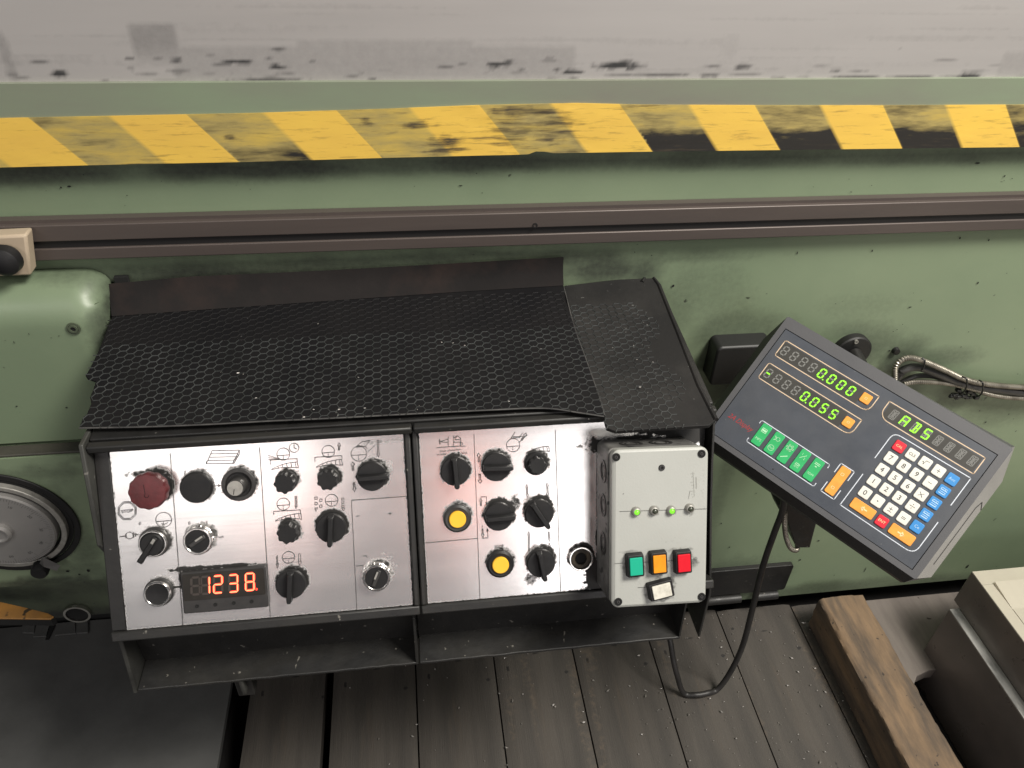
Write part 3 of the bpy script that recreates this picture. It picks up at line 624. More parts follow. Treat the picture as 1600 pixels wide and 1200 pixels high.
for k, L in CT.items():
    POS[k] = []
    for e in L:
        c = PF.pix(*e[0], e[1]); ang = 0
        if len(e) > 2: t = PF.pix(*e[2], e[1])-c; ang = math.atan2(t[1], t[0])
        POS[k].append((c, ang)); SPOT.append((c, RAD[k], .55 if k in ('sel', 'lobe', 'lobeb', 'estop', 'socket') else .4))
bx0 = pk(929, 687)[0]
def plate_dirt(x0, x1):
    left = x0 < .1
    extra = stains(PF, ([(405, 890, 10, 6, .8), (300, 888, 40, 5, .8), (360, 884, 60, 4, .8), (283, 905, 5, 16, .8), (276, 917, 14, 2, .75, .3), (190, 965, 3, 40, .6), (468, 832, 9, 13, .4), (463, 745, 9, 14, .42), (530, 745, 9, 13, .36), (610, 730, 8, 14, .4), (250, 752, 20, 20, .7), (600, 690, 60, 4, .4), (220, 740, 24, 6, .7), (607, 880, 16, 20, .3), (262, 979, 4, 3, .4), (275, 978, 3, 2, .3)] if left else
                       [(934, 696, 20, 14, .8), (936, 915, 22, 40, 1.0), (936, 850, 6, 40, .9), (936, 770, 4, 90, .5), (1040, 672, 60, 8, .95), (1090, 676, 50, 20, 1.1), (990, 683, 44, 4, .9), (1000, 690, 90, 6, 1.0), (925, 895, 12, 30, 1.), (757, 720, 5, 14, .5), (805, 785, 10, 14, .6), (665, 935, 4, 10, .35), (858, 800, 10, 20, .5), (825, 785, 26, 16, .35), (830, 905, 14, 10, .5), (842, 858, 22, 9, .30)]), 5, 230, .55)
    def f(u, v):
        r = extra(u, v); nz = fbm(u*330, v*330, 6)-.5; n2 = fbm(u*60, v*60, 2)
        for c, R_, s in SPOT:
            if c[0] < x0-.03 or c[0] > x1+.03: continue
            d = np.hypot(u-c[0]-.001, v-c[1]-.0015)-R_
            r = np.maximum(r, s*(1.35-1.1*sstep(-.0005, .0028+.0035*n2, d+nz*.004))*(d < .009)*(.55+.9*n2)-.02)
        e = np.minimum(np.minimum(u-x0, x1-u), v-ybot); r = np.maximum(r, .55*(1-sstep(0, .0022, e+nz*.003)))
        return r
    return f
plates = []
for x0, x1 in ((lx0, lx1), (rx0, rx1)):
    plates.append(grid(PF, x0, x1, ybot, ytop, .0011, .0015, 'face_plate', M['plate'], con, plate_dirt(x0, x1), disp=lambda u, v: .0006*(fbm(u*7, v*7, 9)-.5)))
PZ = .0010             # print height above the plate

# ---- controls
MESH = {}
def part(key, name, make, fr, parent, mats, bevel=0):
    if key not in MESH:
        o = make().build(name, mats, parent, fr, bevel); MESH[key] = o.data; return o
    return place(name, MESH[key], fr, parent, bevel)
for c, ang in POS['sel']:
    fr = PF.at(*c)
    k = part('sel', 'selector_knob', lambda: MB().lathe([(.0158, 0), (.0160, .002), (.0160, .0075), (.0150, .0090), (.0001, .0092)], 48), fr, con, M['plastic'])
    def grip():
        mb = MB(); mb.prism([(-.0150, -.0036), (.0160, -.0032), (.0188, -.0022), (.0188, .0022), (.0160, .0032), (-.0150, .0036)], .0088, .0185,
                            [(-.0140, -.0024), (.0155, -.0024), (.0176, -.0015), (.0176, .0015), (.0155, .0024), (-.0140, .0024)])
        return mb.prism([(.0150, -.0026), (.0186, -.0022), (.0186, .0022), (.0150, .0026)], .002, .0088)
    part('grip', 'grip', grip, fr.at(0, 0, 0, ang), k, M['plastic'], .0007)
lob = lambda n, a: (lambda t: 1+a*math.cos(n*t))
for i, (c, ang) in enumerate(POS['lobe']+POS['lobeb']):
    fr = PF.at(*c, 0, .3*i)
    if i < 3:
        k = part('lobe', 'adjusting_knob', lambda: MB().lathe([(.0088, 0), (.0106, .002), (.0104, .0130), (.0094, .0152), (.0001, .0150)], 96, rad=lob(8, .075)), fr, con, M['plastic'])
        part('skirt', 'skirt', lambda: MB().lathe([(.0118, 0), (.0118, .0012), (.0108, .0022), (.0001, .0022)], 32), fr, k, M['plastic_grey'])
    else:
        k = MB().lathe([(.0130, 0), (.0133, .001), (.0130, .0035), (.0120, .0046), (.0001, .0048)], 40).build('adjusting_knob', M['plastic'], con, fr)
        part('lobe_s', 'fluted_cap', lambda: MB().lathe([(.0090, .0048), (.0092, .0130), (.0084, .0148), (.0001, .0146)], 96, rad=lob(8, .08)), fr, k, M['plastic'])
c, _ = POS['estop'][0]; fr = PF.at(*c)
k = MB().lathe([(.0176, .010), (.0188, .012), (.0188, .0205), (.0176, .0235), (.010, .0248), (.0001, .0250)], 120, rad=lob(12, .022)).build('emergency_stop_button', M['red_dark'], con, fr, label='dark red fluted emergency stop button')
MB().lathe([(.0165, 0), (.0165, .004), (.0125, .0055), (.0125, .0102), (.0001, .0102)], 40).build('collar', M['plastic'], k, fr)
mb = MB().line([(-.002, .008), (-.0012, -.002)], .0005, .0252); mb.arc((.0, -.003), .0022, pi*.9, pi*2.0, .0005, .0252).build('arrow_mark', M['void'], k, fr)
c, _ = POS['cap'][0]; MB().lathe([(.0165, 0), (.0167, .001), (.0165, .005), (.0152, .0068), (.0001, .0070)], 40).build('blanking_cap', M['plastic'], con, PF.at(*c))
c, _ = POS['pot'][0]; fr = PF.at(*c)
k = MB().ring(.0130, .0177, 0, .0035, 40).build('potentiometer', M['plastic_grey'], con, fr, .0008)
MB().lathe([(.0001, -.001), (.0132, -.0008), (.0132, .0009), (.0001, .001)], 32).build('dial_well', M['plastic'], k, fr)
MB().lathe([(.0098, .001), (.0098, .0045), (.0088, .006), (.0086, .0185), (.0001, .0185)], 60, rad=lob(20, .012)).build('knurled_knob', M['plastic_grey'], k, fr)
mb = MB().lathe([(.0078, .0185), (.0078, .0192), (.0001, .0194)], 32); mb.k = 1; mb.line([(-.0008, -.001), (-.0018, -.0062)], .0007, .01955); mb.build('pointer_cap', [M['grey_metal'], M['void']], k, fr)
c, _ = POS['lever'][0]; fr = PF.at(*c)
k = MB().lathe([(.0158, 0), (.0158, .003), (.0150, .005), (.0001, .005)], 40).build('lever_switch', M['plastic_grey'], con, fr)
MB().ring(.0118, .0142, .004, .0095, 40).build('bezel_ring', M['chrome'], k, fr, .0008)
MB().lathe([(.0118, .004), (.0118, .0115), (.0108, .0125), (.0001, .0125)], 32).build('rotor', M['plastic'], k, fr)
tp = PF.pix(*z1(180, 785), .014)-c; ang = math.atan2(tp[1], tp[0]); ln = np.linalg.norm(tp)
MB().prism([(-.0095, -.0024), (ln, -.0030), (ln, .0030), (-.0095, .0024)], .0110, .0165).build('lever', M['plastic'], k, fr.at(0, 0, 0, ang), .0009)
MB().box(-.0085, -.003, -.0014, .0014, .0166, .0169).build('inlay', M['grey_metal'], k, fr.at(0, 0, 0, ang))
for i, (c, _) in enumerate(POS['key']):
    fr = PF.at(*c, 0, .2)
    k = part('keyb', 'key_switch', lambda: MB().lathe([(.0158, 0), (.0160, .001), (.0158, .0055), (.0150, .0075), (.0001, .0075)], 144, rad=lambda a: 1-.035*(math.cos(18*a) > .55)), fr, con, M['chrome'])
    part('keyr', 'bezel_ring', lambda: MB().ring(.0118, .0146, .007, .0112, 40), fr, k, M['chrome'], .0008)
    part('keyi', 'rotor', lambda: MB().lathe([(.0118, .006), (.0118, .0100), (.0001, .0102)], 32), fr, k, M['plastic'])
    a = .55 if i == 0 else 1.15
    part('keys', 'key_slot', lambda: MB().box(-.0095, .0095, -.0022, .0022, .0102, .0122), PF.at(*c, 0, a), k, M['plastic_grey'], .0008)
    part('keyt', 'key_tip', lambda: MB().box(-.001, .0075, .0005, .0024, .0122, .0126), PF.at(*c, 0, a), k, M['grey_metal'])
c, _ = POS['push'][0]; fr = PF.at(*c)
k = MB().lathe([(.0150, 0), (.0150, .004), (.0142, .005), (.0001, .005)], 40).build('push_button', M['plastic_grey'], con, fr)
MB().ring(.0112, .0136, .004, .0098, 40).build('bezel_ring', M['chrome'], k, fr, .0008)
MB().lathe([(.0112, .004), (.0112, .0085), (.007, .0078), (.0001, .0072)], 32).build('button_cap', M['plastic'], k, fr)
for i, (c, _) in enumerate(POS['ybtn']):
    fr = PF.at(*c)
    k = part('yb'+str(i), 'push_button', lambda: MB().lathe([(.0153, 0), (.0156, .001), (.0153, .0050), (.0130, .0066), (.0108, .0060), (.0001, .0060)], 44), fr, con, M['plastic'] if i else M['plastic_grey'])
    part('yc', 'button_cap', lambda: MB().lathe([(.0094, .0058), (.0094, .0082), (.0086, .0092), (.0001, .0090)], 36), fr, k, M['yellow_btn'])
c, _ = POS['socket'][0]; fr = PF.at(*c)
k = MB().ring(.0115, .0142, 0, .0060, 40).build('signal_socket', M['chrome'], con, fr, .0008)
MB().ring(.0065, .0116, 0, .0045, 40).build('brown_ring', M['brass'], k, fr, .001)
MB().lathe([(.0001, .0004), (.0066, .0005), (.0066, .0012), (.0001, .0014)], 24).build('hole', M['void'], k, fr)

# ---- red four digit counter
def seg_digit(mb, ch, x, y, h, wd, sh, t, z, on, off):
    """seven segment digit centred on x,y; lit segments get material slot on, others off"""
    S = {'0': 'abcdef', '1': 'bc', '2': 'abged', '3': 'abgcd', '5': 'afgcd', '8': 'abcdefg', '-': 'g', ' ': '', '.': ''}[ch]
    W2, H2 = wd/2, h/2; g = t*.18
    def sg(x0, y0, x1, y1, lit):
        P = [V(x0, y0), V(x1, y1)]; d = P[1]-P[0]; L = np.linalg.norm(d); d /= L; n = V(-d[1], d[0])*t/2; a = P[0]+d*g; b = P[1]-d*g; k = d*t*.5
        pl = [a, a+k-n, b-k-n, b, b-k+n, a+k+n]
        mb.add([(x+p_[0]+sh*p_[1], y+p_[1], z) for p_ in pl]+[(x+p_[0]+sh*p_[1], y+p_[1], z+.0003) for p_ in pl], [tuple(range(6, 12))]+[(i, (i+1) % 6, 6+(i+1) % 6, 6+i) for i in range(6)], on if lit else off)
    for nm, q in dict(a=(-W2, H2, W2, H2), b=(W2, H2, W2, 0), c=(W2, 0, W2, -H2), d=(-W2, -H2, W2, -H2), e=(-W2, -H2, -W2, 0), f=(-W2, 0, -W2, H2), g=(-W2, 0, W2, 0)).items(): sg(*q, nm in S)
def seg_core(mb, ch, x, y, h, wd, sh, t, z, slot):
    b = MB(); seg_digit(b, ch, x, y, h, wd, sh, t, z, 0, 1)
    for f, m in zip(b.f, b.mi):
        if m == 0: mb.add([b.v[i] for i in f], [tuple(range(len(f)))], slot)
hh = .007
cc = [PF.pix(x, y, hh) for x, y in ((283.3, 895.2), (416.5, 884.6), (418, 948.5), (285.1, 960))]
cx0, cx1 = (cc[0][0]+cc[3][0])/2, (cc[1][0]+cc[2][0])/2; cy0, cy1 = (cc[2][1]+cc[3][1])/2, (cc[0][1]+cc[1][1])/2
ctr = MB().prism(rrect(cx0, cx1, cy0, cy1, .002), 0, hh).build('counter_display', M['counter'], con, PF, .001)
ysp = PF.pix(285, 940, hh)[1]
MB().prism(rrect(cx0+.002, cx1-.002, ysp+.0005, cy1-.002, .0015), hh-.0005, hh+.0008).build('display_window', M['filter'], ctr, PF)
for ch, px, py in ((' ', 306, 915), ('1', 321, 914), ('2', 341, 912.5), ('3', 365, 911), ('8', 390.7, 908.5)):
    p_ = PF.pix(px, py, hh); mb = MB(); seg_digit(mb, ch, *p_, .0185, .0085, .06, .0023, 0, 0, 1)
    if ch == '8':
        d_ = PF.pix(401, 920, hh); mb.add([(d_[0]+.0013*math.cos(k*pi/5), d_[1]+.0013*math.sin(k*pi/5), .0003) for k in range(10)], [tuple(range(10))], 0)
    seg_core(mb, ch, *p_, .0185, .0085, .06, .0011, .0004, 2) if ch != ' ' else None
    mb.build('digit', [M['led_red'], M['led_off'], M['led_core']], ctr, PF.at(0, 0, hh+.0008))
for px, py in ((308, 947), (336.6, 944.5), (365.4, 942), (393.3, 939.7)):
    p_ = PF.pix(px, py, hh); mb = MB().lathe([(.0020, 0), (.0020, .0006), (.0013, .0007), (.0001, .0001)], 16); mb.build('set_button', M['void'], ctr, PF.at(*p_, hh))

# ---- printed legends (flat print on the plates)
def legends(panel, items, texts, lines):
    mb = MB(); P = PFo.pix
    for pts, wd, closed in lines: mb.line([P(*p) for p in pts], wd, PZ, closed)
    for s, p, size, ang in texts: c = P(*p); text(mb, s, c[0], c[1], size, PZ, 0, ang)
    for fn in items: fn(mb)
    return mb.build('printed_legend', M['print'], panel, PF, smooth=0)
T_ = .00050
def circ(p, rpx, half=True, sc=.00066, chord=0.0, tick=True):
    def f(mb):
        c = PF.pix(*p); r = rpx*sc; mb.arc(c, r, 0, 2*pi, T_, PZ, 28)
        if half: mb.line([(c[0]-r*.98, c[1]-r*.18), (c[0]+r*.98, c[1]-r*.18)], T_, PZ)
        if tick: mb.line([(c[0]-r*.05, c[1]-r*.2), (c[0]-r*.05, c[1]-r*.95)], T_*.7, PZ)
    return f
def scale(a, b, wpx=9, n=6):
    def f(mb):
        A_, B_ = PF.pix(*a), PF.pix(*b); up = []; lo = []
        for k in range(13):
            t = k/12; x = A_[0]+(B_[0]-A_[0])*t; y = A_[1]+(B_[1]-A_[1])*(1-(1-t)**2.2); up.append((x, y+.0008+.0002*t)); lo.append((x+.0008*t, y-t*wpx*.00062))
        mb.line(up, T_, PZ); mb.line(lo, T_, PZ)
        for k in range(3, 13, 2): mb.line([up[k], lo[k]], T_*.8, PZ)
        mb.line([up[12], lo[12]], T_, PZ)
    return f
def arrow(a, b, wd=.0018, both=False, fill=False):
    def f(mb):
        A_, B_ = PF.pix(*a), PF.pix(*b); d = B_-A_; L = np.linalg.norm(d); d /= L; n = V(-d[1], d[0])*wd; hd = min(.0032, L*.4)
        s0 = A_+d*hd if both else A_
        pl = [s0+n*.45, B_-d*hd+n*.45, B_-d*hd+n, B_, B_-d*hd-n, B_-d*hd-n*.45, s0-n*.45]
        if both: pl += [s0-n, A_, s0+n]
        mb.line(pl, T_, PZ, True)
        for k in range(1, 6): q = s0+(B_-d*hd-s0)*k/6; mb.line([q-n*.4, q+n*.4], T_*.6, PZ)
    return f
Ls = []
ln_ = lambda pts, f, wd=T_, cl=False: Ls.append(([f(*p) for p in pts], wd, cl))
for a, b in (((360, 145), (435, 1150)), ((885, 108), (935, 880))): ln_([a, b], z1)
Ls = [q for q in Ls]; Ls[1] = ([(405.5, 699.5), (422.5, 964)], T_, False)
ln_([(577, 432), (910, 408)], z2); ln_([(577, 432), (610, 1090)], z2)
ln_([(605, 128), (765, 125), (725, 203), (572, 205)], z1, T_, True)
for t in (.25, .5, .75): ln_([(605-33*t, 128+77*t), (765-40*t, 125+78*t)], z1)
ln_([(765, 125), (765, 150), (732, 206), (725, 203)], z1)
for k in range(4): ln_([(756-8*k, 148+13*k), (763-9*k, 158+13*k), (752-8*k, 160+12*k)], z1)
ln_([(572, 205), (572, 190)], z1)
oc = lambda r: [(108+r*math.cos(pi/8+k*pi/4), 480+r*math.sin(pi/8+k*pi/4)) for k in range(8)]
ln_(oc(57), z1, T_, True); ln_(oc(49), z1, T_, True)
ln_([(65, 632), (100, 628)], z1, .0007); ln_([(142, 622), (175, 620)], z1, .0007); ln_([(142, 610), (145, 636), (158, 630), (158, 613)], z1, T_, True); ln_([(100, 615), (100, 640)], z1)
ln_([(600, 335), (655, 333)], z1); ln_([(640, 326), (655, 333), (641, 340)], z1)
ln_([(310, 555), (330, 560), (345, 548)], z1)
for a in ((0, 0), (270, -18)):
    ln_([(87+a[0], 215+a[1]), (85+a[0], 190+a[1]), (248+a[0], 180+a[1]), (250+a[0], 200+a[1])], z2)
ln_([(108, 520), (105, 500), (268, 490), (270, 512)], z2)
for y in (165, 178, 190): ln_([(72, y-4), (150, 184)], z2, T_*.8)
ln_([(230, 115), (230, 95)], z2); ln_([(230, 115), (245, 122)], z2)
ln_([(613, 102), (640, 78), (688, 70), (662, 106)], z2, T_, True); ln_([(678, 138), (718, 100)], z2); ln_([(605, 112), (660, 106), (672, 120)], z2)
for (x, y) in ((356, 412), (385, 425), (385, 460), (356, 445)): ln_([(x, y), (x+14, y), (x+14, y+14), (x, y+14)], z2, T_, True)
for (x, y) in ((518, 418), (518, 440), (518, 462)): ln_([(x, y), (x+14, y), (x+14, y+12), (x, y+12)], z2, T_*.8, True)
for k in range(4): ln_([(236, 408+k*16), (248, 408+k*16), (248, 418+k*16), (236, 418+k*16)], z2, T_*.9, True)
ln_([(236, 468), (242, 482), (250, 468)], z2, T_, True); ln_([(356, 478), (363, 500), (372, 478)], z2, T_, True); ln_([(518, 478), (528, 496), (538, 478)], z2, T_*.8, True)
ln_([(127, 770), (128, 815)], z2, .0011); ln_([(122, 815), (129, 842), (136, 815)], z2, T_, True)
ln_([(256, 755), (258, 800), (270, 800), (268, 755)], z2, T_*.8, True); ln_([(254, 800), (266, 828), (275, 800)], z2, T_*.8, True)
ln_([(606, 528), (624, 526)], z2); ln_([(803, 513), (818, 512)], z2); ln_([(810, 505), (811, 520)], z2)
ln_([(608, 828), (650, 826)], z2); ln_([(650, 768), (668, 765), (672, 776)], z2)
legends(plates[0], [circ(z1(322, 533), 12), circ(z1(122, 625), 5.5, False, tick=False), circ(z2(165, 153), 10), circ(z2(230, 115), 7.5, False, tick=False), circ(z2(437, 137), 10), circ(z2(165, 455), 10), circ(z2(457, 432), 10), circ(z2(197, 777), 10), circ(z2(622, 150), 12.5),
    scale(z2(95, 248), z2(250, 206)), scale(z2(365, 234), z2(517, 190)), scale(z2(118, 558), z2(270, 516)), arrow(z2(737, 70), z2(740, 168)), arrow(z2(587, 252), z2(583, 200), .0020), arrow(z2(592, 325), z2(597, 378), .0020), arrow(z2(502, 128), z2(502, 84), .0016)],
    [('STOP', z1(108, 483), .0050, .06), ('0', z1(182, 556), .0046, 0), ('0', z1(447, 254), .0046, 0), ('1', z1(550, 248), .0050, 0), ('0', z1(472, 554), .0046, 0), ('1', z1(575, 549), .0050, 0), ('Tisch', z1(652, 634), .0036, 0), ('- - -', z2(715, 470), .003, 0)], Ls)
Ls = []
ln_([(375, 78), (413, 1140)], z3, T_); ln_([(900, 50), (935, 1092)], z3, T_); ln_([(60, 778), (395, 750)], z3, T_)
ln_([(133, 163), (317, 152)], z3, .0005); ln_([(208, 90), (208, 158)], z3); ln_([(243, 86), (243, 156)], z3); ln_([(152, 112), (155, 138)], z3, .0012); ln_([(155, 125), (205, 108)], z3); ln_([(155, 125), (205, 130)], z3)
ln_([(245, 100), (268, 86), (290, 105), (290, 128), (245, 128)], z3); ln_([(262, 92), (252, 112), (286, 112)], z3); ln_([(285, 135), (298, 128), (302, 140), (285, 148)], z3, T_, True)
ln_([(612, 105), (640, 62)], z3); ln_([(618, 100), (675, 98)], z3); ln_([(665, 130), (720, 80)], z3); ln_([(625, 92), (690, 90)], z3); ln_([(668, 100), (690, 66)], z3)
ln_([(418, 482), (455, 480), (456, 530)], z3, T_); ln_([(450, 520), (456, 532), (461, 520)], z3, T_, True); ln_([(428, 748), (466, 746), (462, 690)], z3, T_); ln_([(456, 700), (462, 688), (468, 700)], z3, T_, True); ln_([(428, 668), (428, 680)], z3)
legends(plates[1], [circ(z3(628, 147), 11.3), scale(z3(712, 200), z3(858, 160), 8), arrow(z3(682, 115), z3(714, 68), .0016), arrow(z3(408, 255), z3(406, 198), .0022), arrow(z3(412, 335), z3(415, 395), .0022), arrow(z3(420, 538), z3(419, 490), .0016), arrow(z3(430, 690), z3(432, 742), .0016),
    arrow(z3(716, 402), z3(720, 484), .0014, True), arrow(z3(848, 392), z3(852, 478), .0016, True), arrow(z3(730, 830), z3(729, 708), .0014), arrow(z3(858, 708), z3(862, 768), .0014), arrow(z3(864, 830), z3(862, 780), .0012)],
    [('Säule schwenken', z3(222, 180), .0034, .04), ('H-Seite', z3(166, 206), .0034, .04), ('S-Seite', z3(304, 198), .0034, .04), ('STOP', z3(262, 517), .0034, .02), ('STOP', z3(537, 802), .0045, .03)], Ls)

def spline(pts, n=10):
    P = [V(*p) for p in pts]; P = [2*P[0]-P[1]]+P+[2*P[-1]-P[-2]]; out = []
    for i in range(1, len(P)-2):
        for k in range(n):
            t = k/n; a, b, c, d = P[i-1:i+3]; out.append(.5*((2*b)+(-a+c)*t+(2*a-5*b+4*c-d)*t*t+(-a+3*b-3*c+d)*t**3))
    out.append(P[-2]); return out
# ================================================================== RUBBER MATS
def hexribs(poly, org, ex, ey, a, keep):
    """raised honeycomb ribs: every edge a small roofed bar"""
    mb = MB(); seen = set(); P = np.array(poly)
    def inside(x, y):
        c = False; j = len(P)-1
        for i in range(len(P)):
            if (P[i][1] > y) != (P[j][1] > y) and x < (P[j][0]-P[i][0])*(y-P[i][1])/(P[j][1]-P[i][1])+P[i][0]: c = not c
            j = i
        return c
    mn, mx = P.min(0), P.max(0); hw = 1.5*a; hv = math.sqrt(3)*a
    for i in range(int(mn[0]/hw)-1, int(mx[0]/hw)+2):
        for j in range(int(mn[1]/hv)-2, int(mx[1]/hv)+2):
            cx, cy = i*hw, j*hv+(hv/2 if i % 2 else 0)
            vs = [(cx+a*math.cos(k*pi/3), cy+a*math.sin(k*pi/3)) for k in range(6)]
            for k in range(6):
                p, q = vs[k], vs[(k+1) % 6]; m = ((p[0]+q[0])/2, (p[1]+q[1])/2); key = (round(m[0]/(a*.25)), round(m[1]/(hv*.25)))
                if key in seen: continue
                seen.add(key)
                if not inside(*m) or not keep(*m): continue
                d = V(q[0]-p[0], q[1]-p[1]); L = np.linalg.norm(d); d /= L; n = V(-d[1], d[0])*.00052; p, q = V(*p), V(*q); z = .0007
                mb.add([(*(p-n), 0), (*(p+n), 0), (*(q+n), 0), (*(q-n), 0), (*(p-n*.45), z), (*(p+n*.45), z), (*(q+n*.45), z), (*(q-n*.45), z)], [(4, 7, 6, 5), (0, 3, 7, 4), (1, 5, 6, 2)])
    return mb
def mat_at(px): return [tuple(p) for p in px]
MF = Frame(MP0, (1, 0, 0), (0, math.cos(sm), math.sin(sm)), MN)
main_px = [(176, 494), (170, 508), (163, 528), (153, 552), (142, 574), (134, 588), (137, 592), (150, 597), (145, 612), (141, 622), (143, 631), (136, 648), (131, 652), (124, 669), (230, 667), (330, 663), (420, 658), (520, 653.5), (640, 647), (760, 641), (850, 638), (905, 645), (945, 651), (936, 620), (915, 560), (897, 510), (884, 470), (880, 446), (700, 457), (500, 471), (300, 485)]
mp = [MF.pix(*p, .003) for p in main_px][::-1]
m1 = thing('rubber_mat', MF.w(-.1, -.1), 'large black honeycomb rubber mat with upturned back edge on the console top', 'rubber mat', 'rubber mats on the console')
if True:
    area2 = sum(mp[i][0]*mp[(i+1) % len(mp)][1]-mp[(i+1) % len(mp)][0]*mp[i][1] for i in range(len(mp)))
    if area2 < 0: mp = mp[::-1]
MB().prism([tuple(p) for p in mp], .0015, .0040).build('mat_sheet', M['rubber'], m1, MF, .0006)
zb_ = MF.pix(500, 500, .003)[1]
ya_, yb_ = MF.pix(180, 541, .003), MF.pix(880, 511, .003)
in_shade = lambda x, y: y > ya_[1]+(yb_[1]-ya_[1])*(x-ya_[0])/(yb_[0]-ya_[0])+.0015*math.sin(x*23)  # ribs behind this line take the shaded colour
tag(hexribs(mp, None, None, None, .0061, lambda x, y: in_shade(x, y) and y < -.004).build('mat_ribs', M['rib_shaded'], m1, MF.at(0, 0, .0040), smooth=0, label='ribs along the back of the mat, coloured dark as shade'), kind='stuff')
tag(hexribs(mp, None, None, None, .0061, lambda x, y: not in_shade(x, y)).build('mat_ribs', M['rib'], m1, MF.at(0, 0, .0040), smooth=0), kind='stuff')
# upturned back flap leaning on the bed
lo = [MF.w(*MF.pix(x, y, .003), .003) for x, y in ((176, 494), (300, 485), (500, 471), (700, 457), (880, 446))]
hi = [UY(x, y, YW-.006) for x, y in ((165, 444), (300, 432), (500, 423), (700, 412), (880, 401.5))]
mb = MB(); vs = []; nn = len(lo)
for k in range(nn):
    a, b = lo[k], hi[k]
    for t in (0, .33, .66, 1):
        p_ = a+(b-a)*t+V(0, .004*math.sin(t*pi), 0); vs += [tuple(p_)]
for k in range(nn):
    a, b = lo[k], hi[k]
    for t in (0, .33, .66, 1):
        p_ = a+(b-a)*t+V(0, .004*math.sin(t*pi)-.0025, .0015); vs += [tuple(p_)]
o4 = nn*4; fs = []
for k in range(nn-1):
    for j in range(3): i0 = k*4+j; fs += [(i0, i0+1, i0+5, i0+4), (o4+i0, o4+i0+4, o4+i0+5, o4+i0+1)]
    fs += [(k*4+3, o4+k*4+3, o4+k*4+7, k*4+7), (k*4, k*4+4, o4+k*4+4, o4+k*4)]
fs += [tuple([0, 1, 2, 3, o4+3, o4+2, o4+1, o4])[::-1], tuple([(nn-1)*4+j for j in range(4)]+[o4+(nn-1)*4+j for j in (3, 2, 1, 0)])]
mb.add(vs, fs).build('back_flap', M['lip'], m1)
# pale tubes that paint the light caught along the mat edges
def mat_edge_highlight(px, h, r, par): return MB().tube(spline([MF.w(*MF.pix(x, y, h), h) for x, y in px], 6), r, 6).build('edge_highlight', M['edge_highlight'], par)
mat_edge_highlight([(124, 669), (230, 667), (330, 663), (420, 658), (520, 653.5), (640, 647), (760, 641), (850, 638), (905, 645), (944, 651)], .0034, .0009, m1)
mat_edge_highlight([(881, 448), (897, 510), (915, 560), (936, 620), (945, 650)], .0036, .0008, m1)
# right mat
m2 = thing('rubber_mat', MF.w(.25, -.1), 'small dusty honeycomb rubber mat on the right end of the console top', 'rubber mat', 'rubber mats on the console')
rpx = [(882, 446), (950, 438), (1000, 433), (1010, 424), (1022, 430), (1040, 468), (1062, 525), (1085, 585), (1105, 635), (1119, 655), (1108, 664), (1040, 668), (962, 673), (948, 668), (940, 640), (912, 560), (890, 490)]
rp_ = [MF.pix(*p, .0015) for p in rpx]
if sum(rp_[i][0]*rp_[(i+1) % len(rp_)][1]-rp_[(i+1) % len(rp_)][0]*rp_[i][1] for i in range(len(rp_))) < 0: rp_ = rp_[::-1]
MB().prism([tuple(p) for p in rp_], -.0035, .0013).build('mat_sheet', M['rubber_b'], m2, MF, .0006)
xlim = MF.pix(1052, 600)[0]
tag(hexribs(rp_, None, None, None, .0061, lambda x, y: y < -.030 and x < xlim+.05*(y+.14)*0+.012*math.sin(y*60)).build('mat_ribs', M['rib'], m2, MF.at(0, 0, .0013), smooth=0), kind='stuff')
a, b = MF.w(*MF.pix(1000, 436), .001), MF.w(*MF.pix(1119, 655), .001)
mb = MB(); rim = [(1003, 440), (1014, 424), (1030, 445), (1062, 525), (1092, 602), (1119, 655)]
ptsr = [MF.w(*MF.pix(*p, .002), .001) for p in rim]
mb.tube(ptsr, .0028, 8).build('rolled_edge', M['rubber_b'], m2)
# a few bits of swarf on the mats
mb = MB(); rs = random.Random(9)
for px, py in [(497, 506), (560, 527), (345, 582), (372, 583), (380, 585), (525, 645), (528, 649), (530, 640), (708, 536), (726, 540), (795, 627), (845, 545), (590, 563), (560, 590), (400, 622), (990, 540), (1020, 566), (995, 562), (1000, 605), (652, 640), (655, 634), (475, 652), (570, 638), (490, 640), (690, 535), (625, 655), (920, 655)]:
    q = MF.pix(px, py, .004); s = rs.uniform(.0005, .0013); a = rs.random()*pi; c, n = math.cos(a)*s*1.6, math.sin(a)*s*1.6
    p0 = [MF.w(q[0]+c, q[1]+n, .0042), MF.w(q[0]-n*.5, q[1]+c*.5, .0042), MF.w(q[0]-c, q[1]-n, .0046), MF.w(q[0]+n*.5, q[1]-c*.5, .0042), MF.w(q[0], q[1], .0042+s)]
    mb.add(p0, [(0, 1, 4), (1, 2, 4), (2, 3, 4), (3, 0, 4), (3, 2, 1, 0)])
tag(mb.build('swarf_specks', M['chip'], smooth=0), 'tiny pale swarf specks lying on the black rubber mats', 'swarf', kind='stuff')

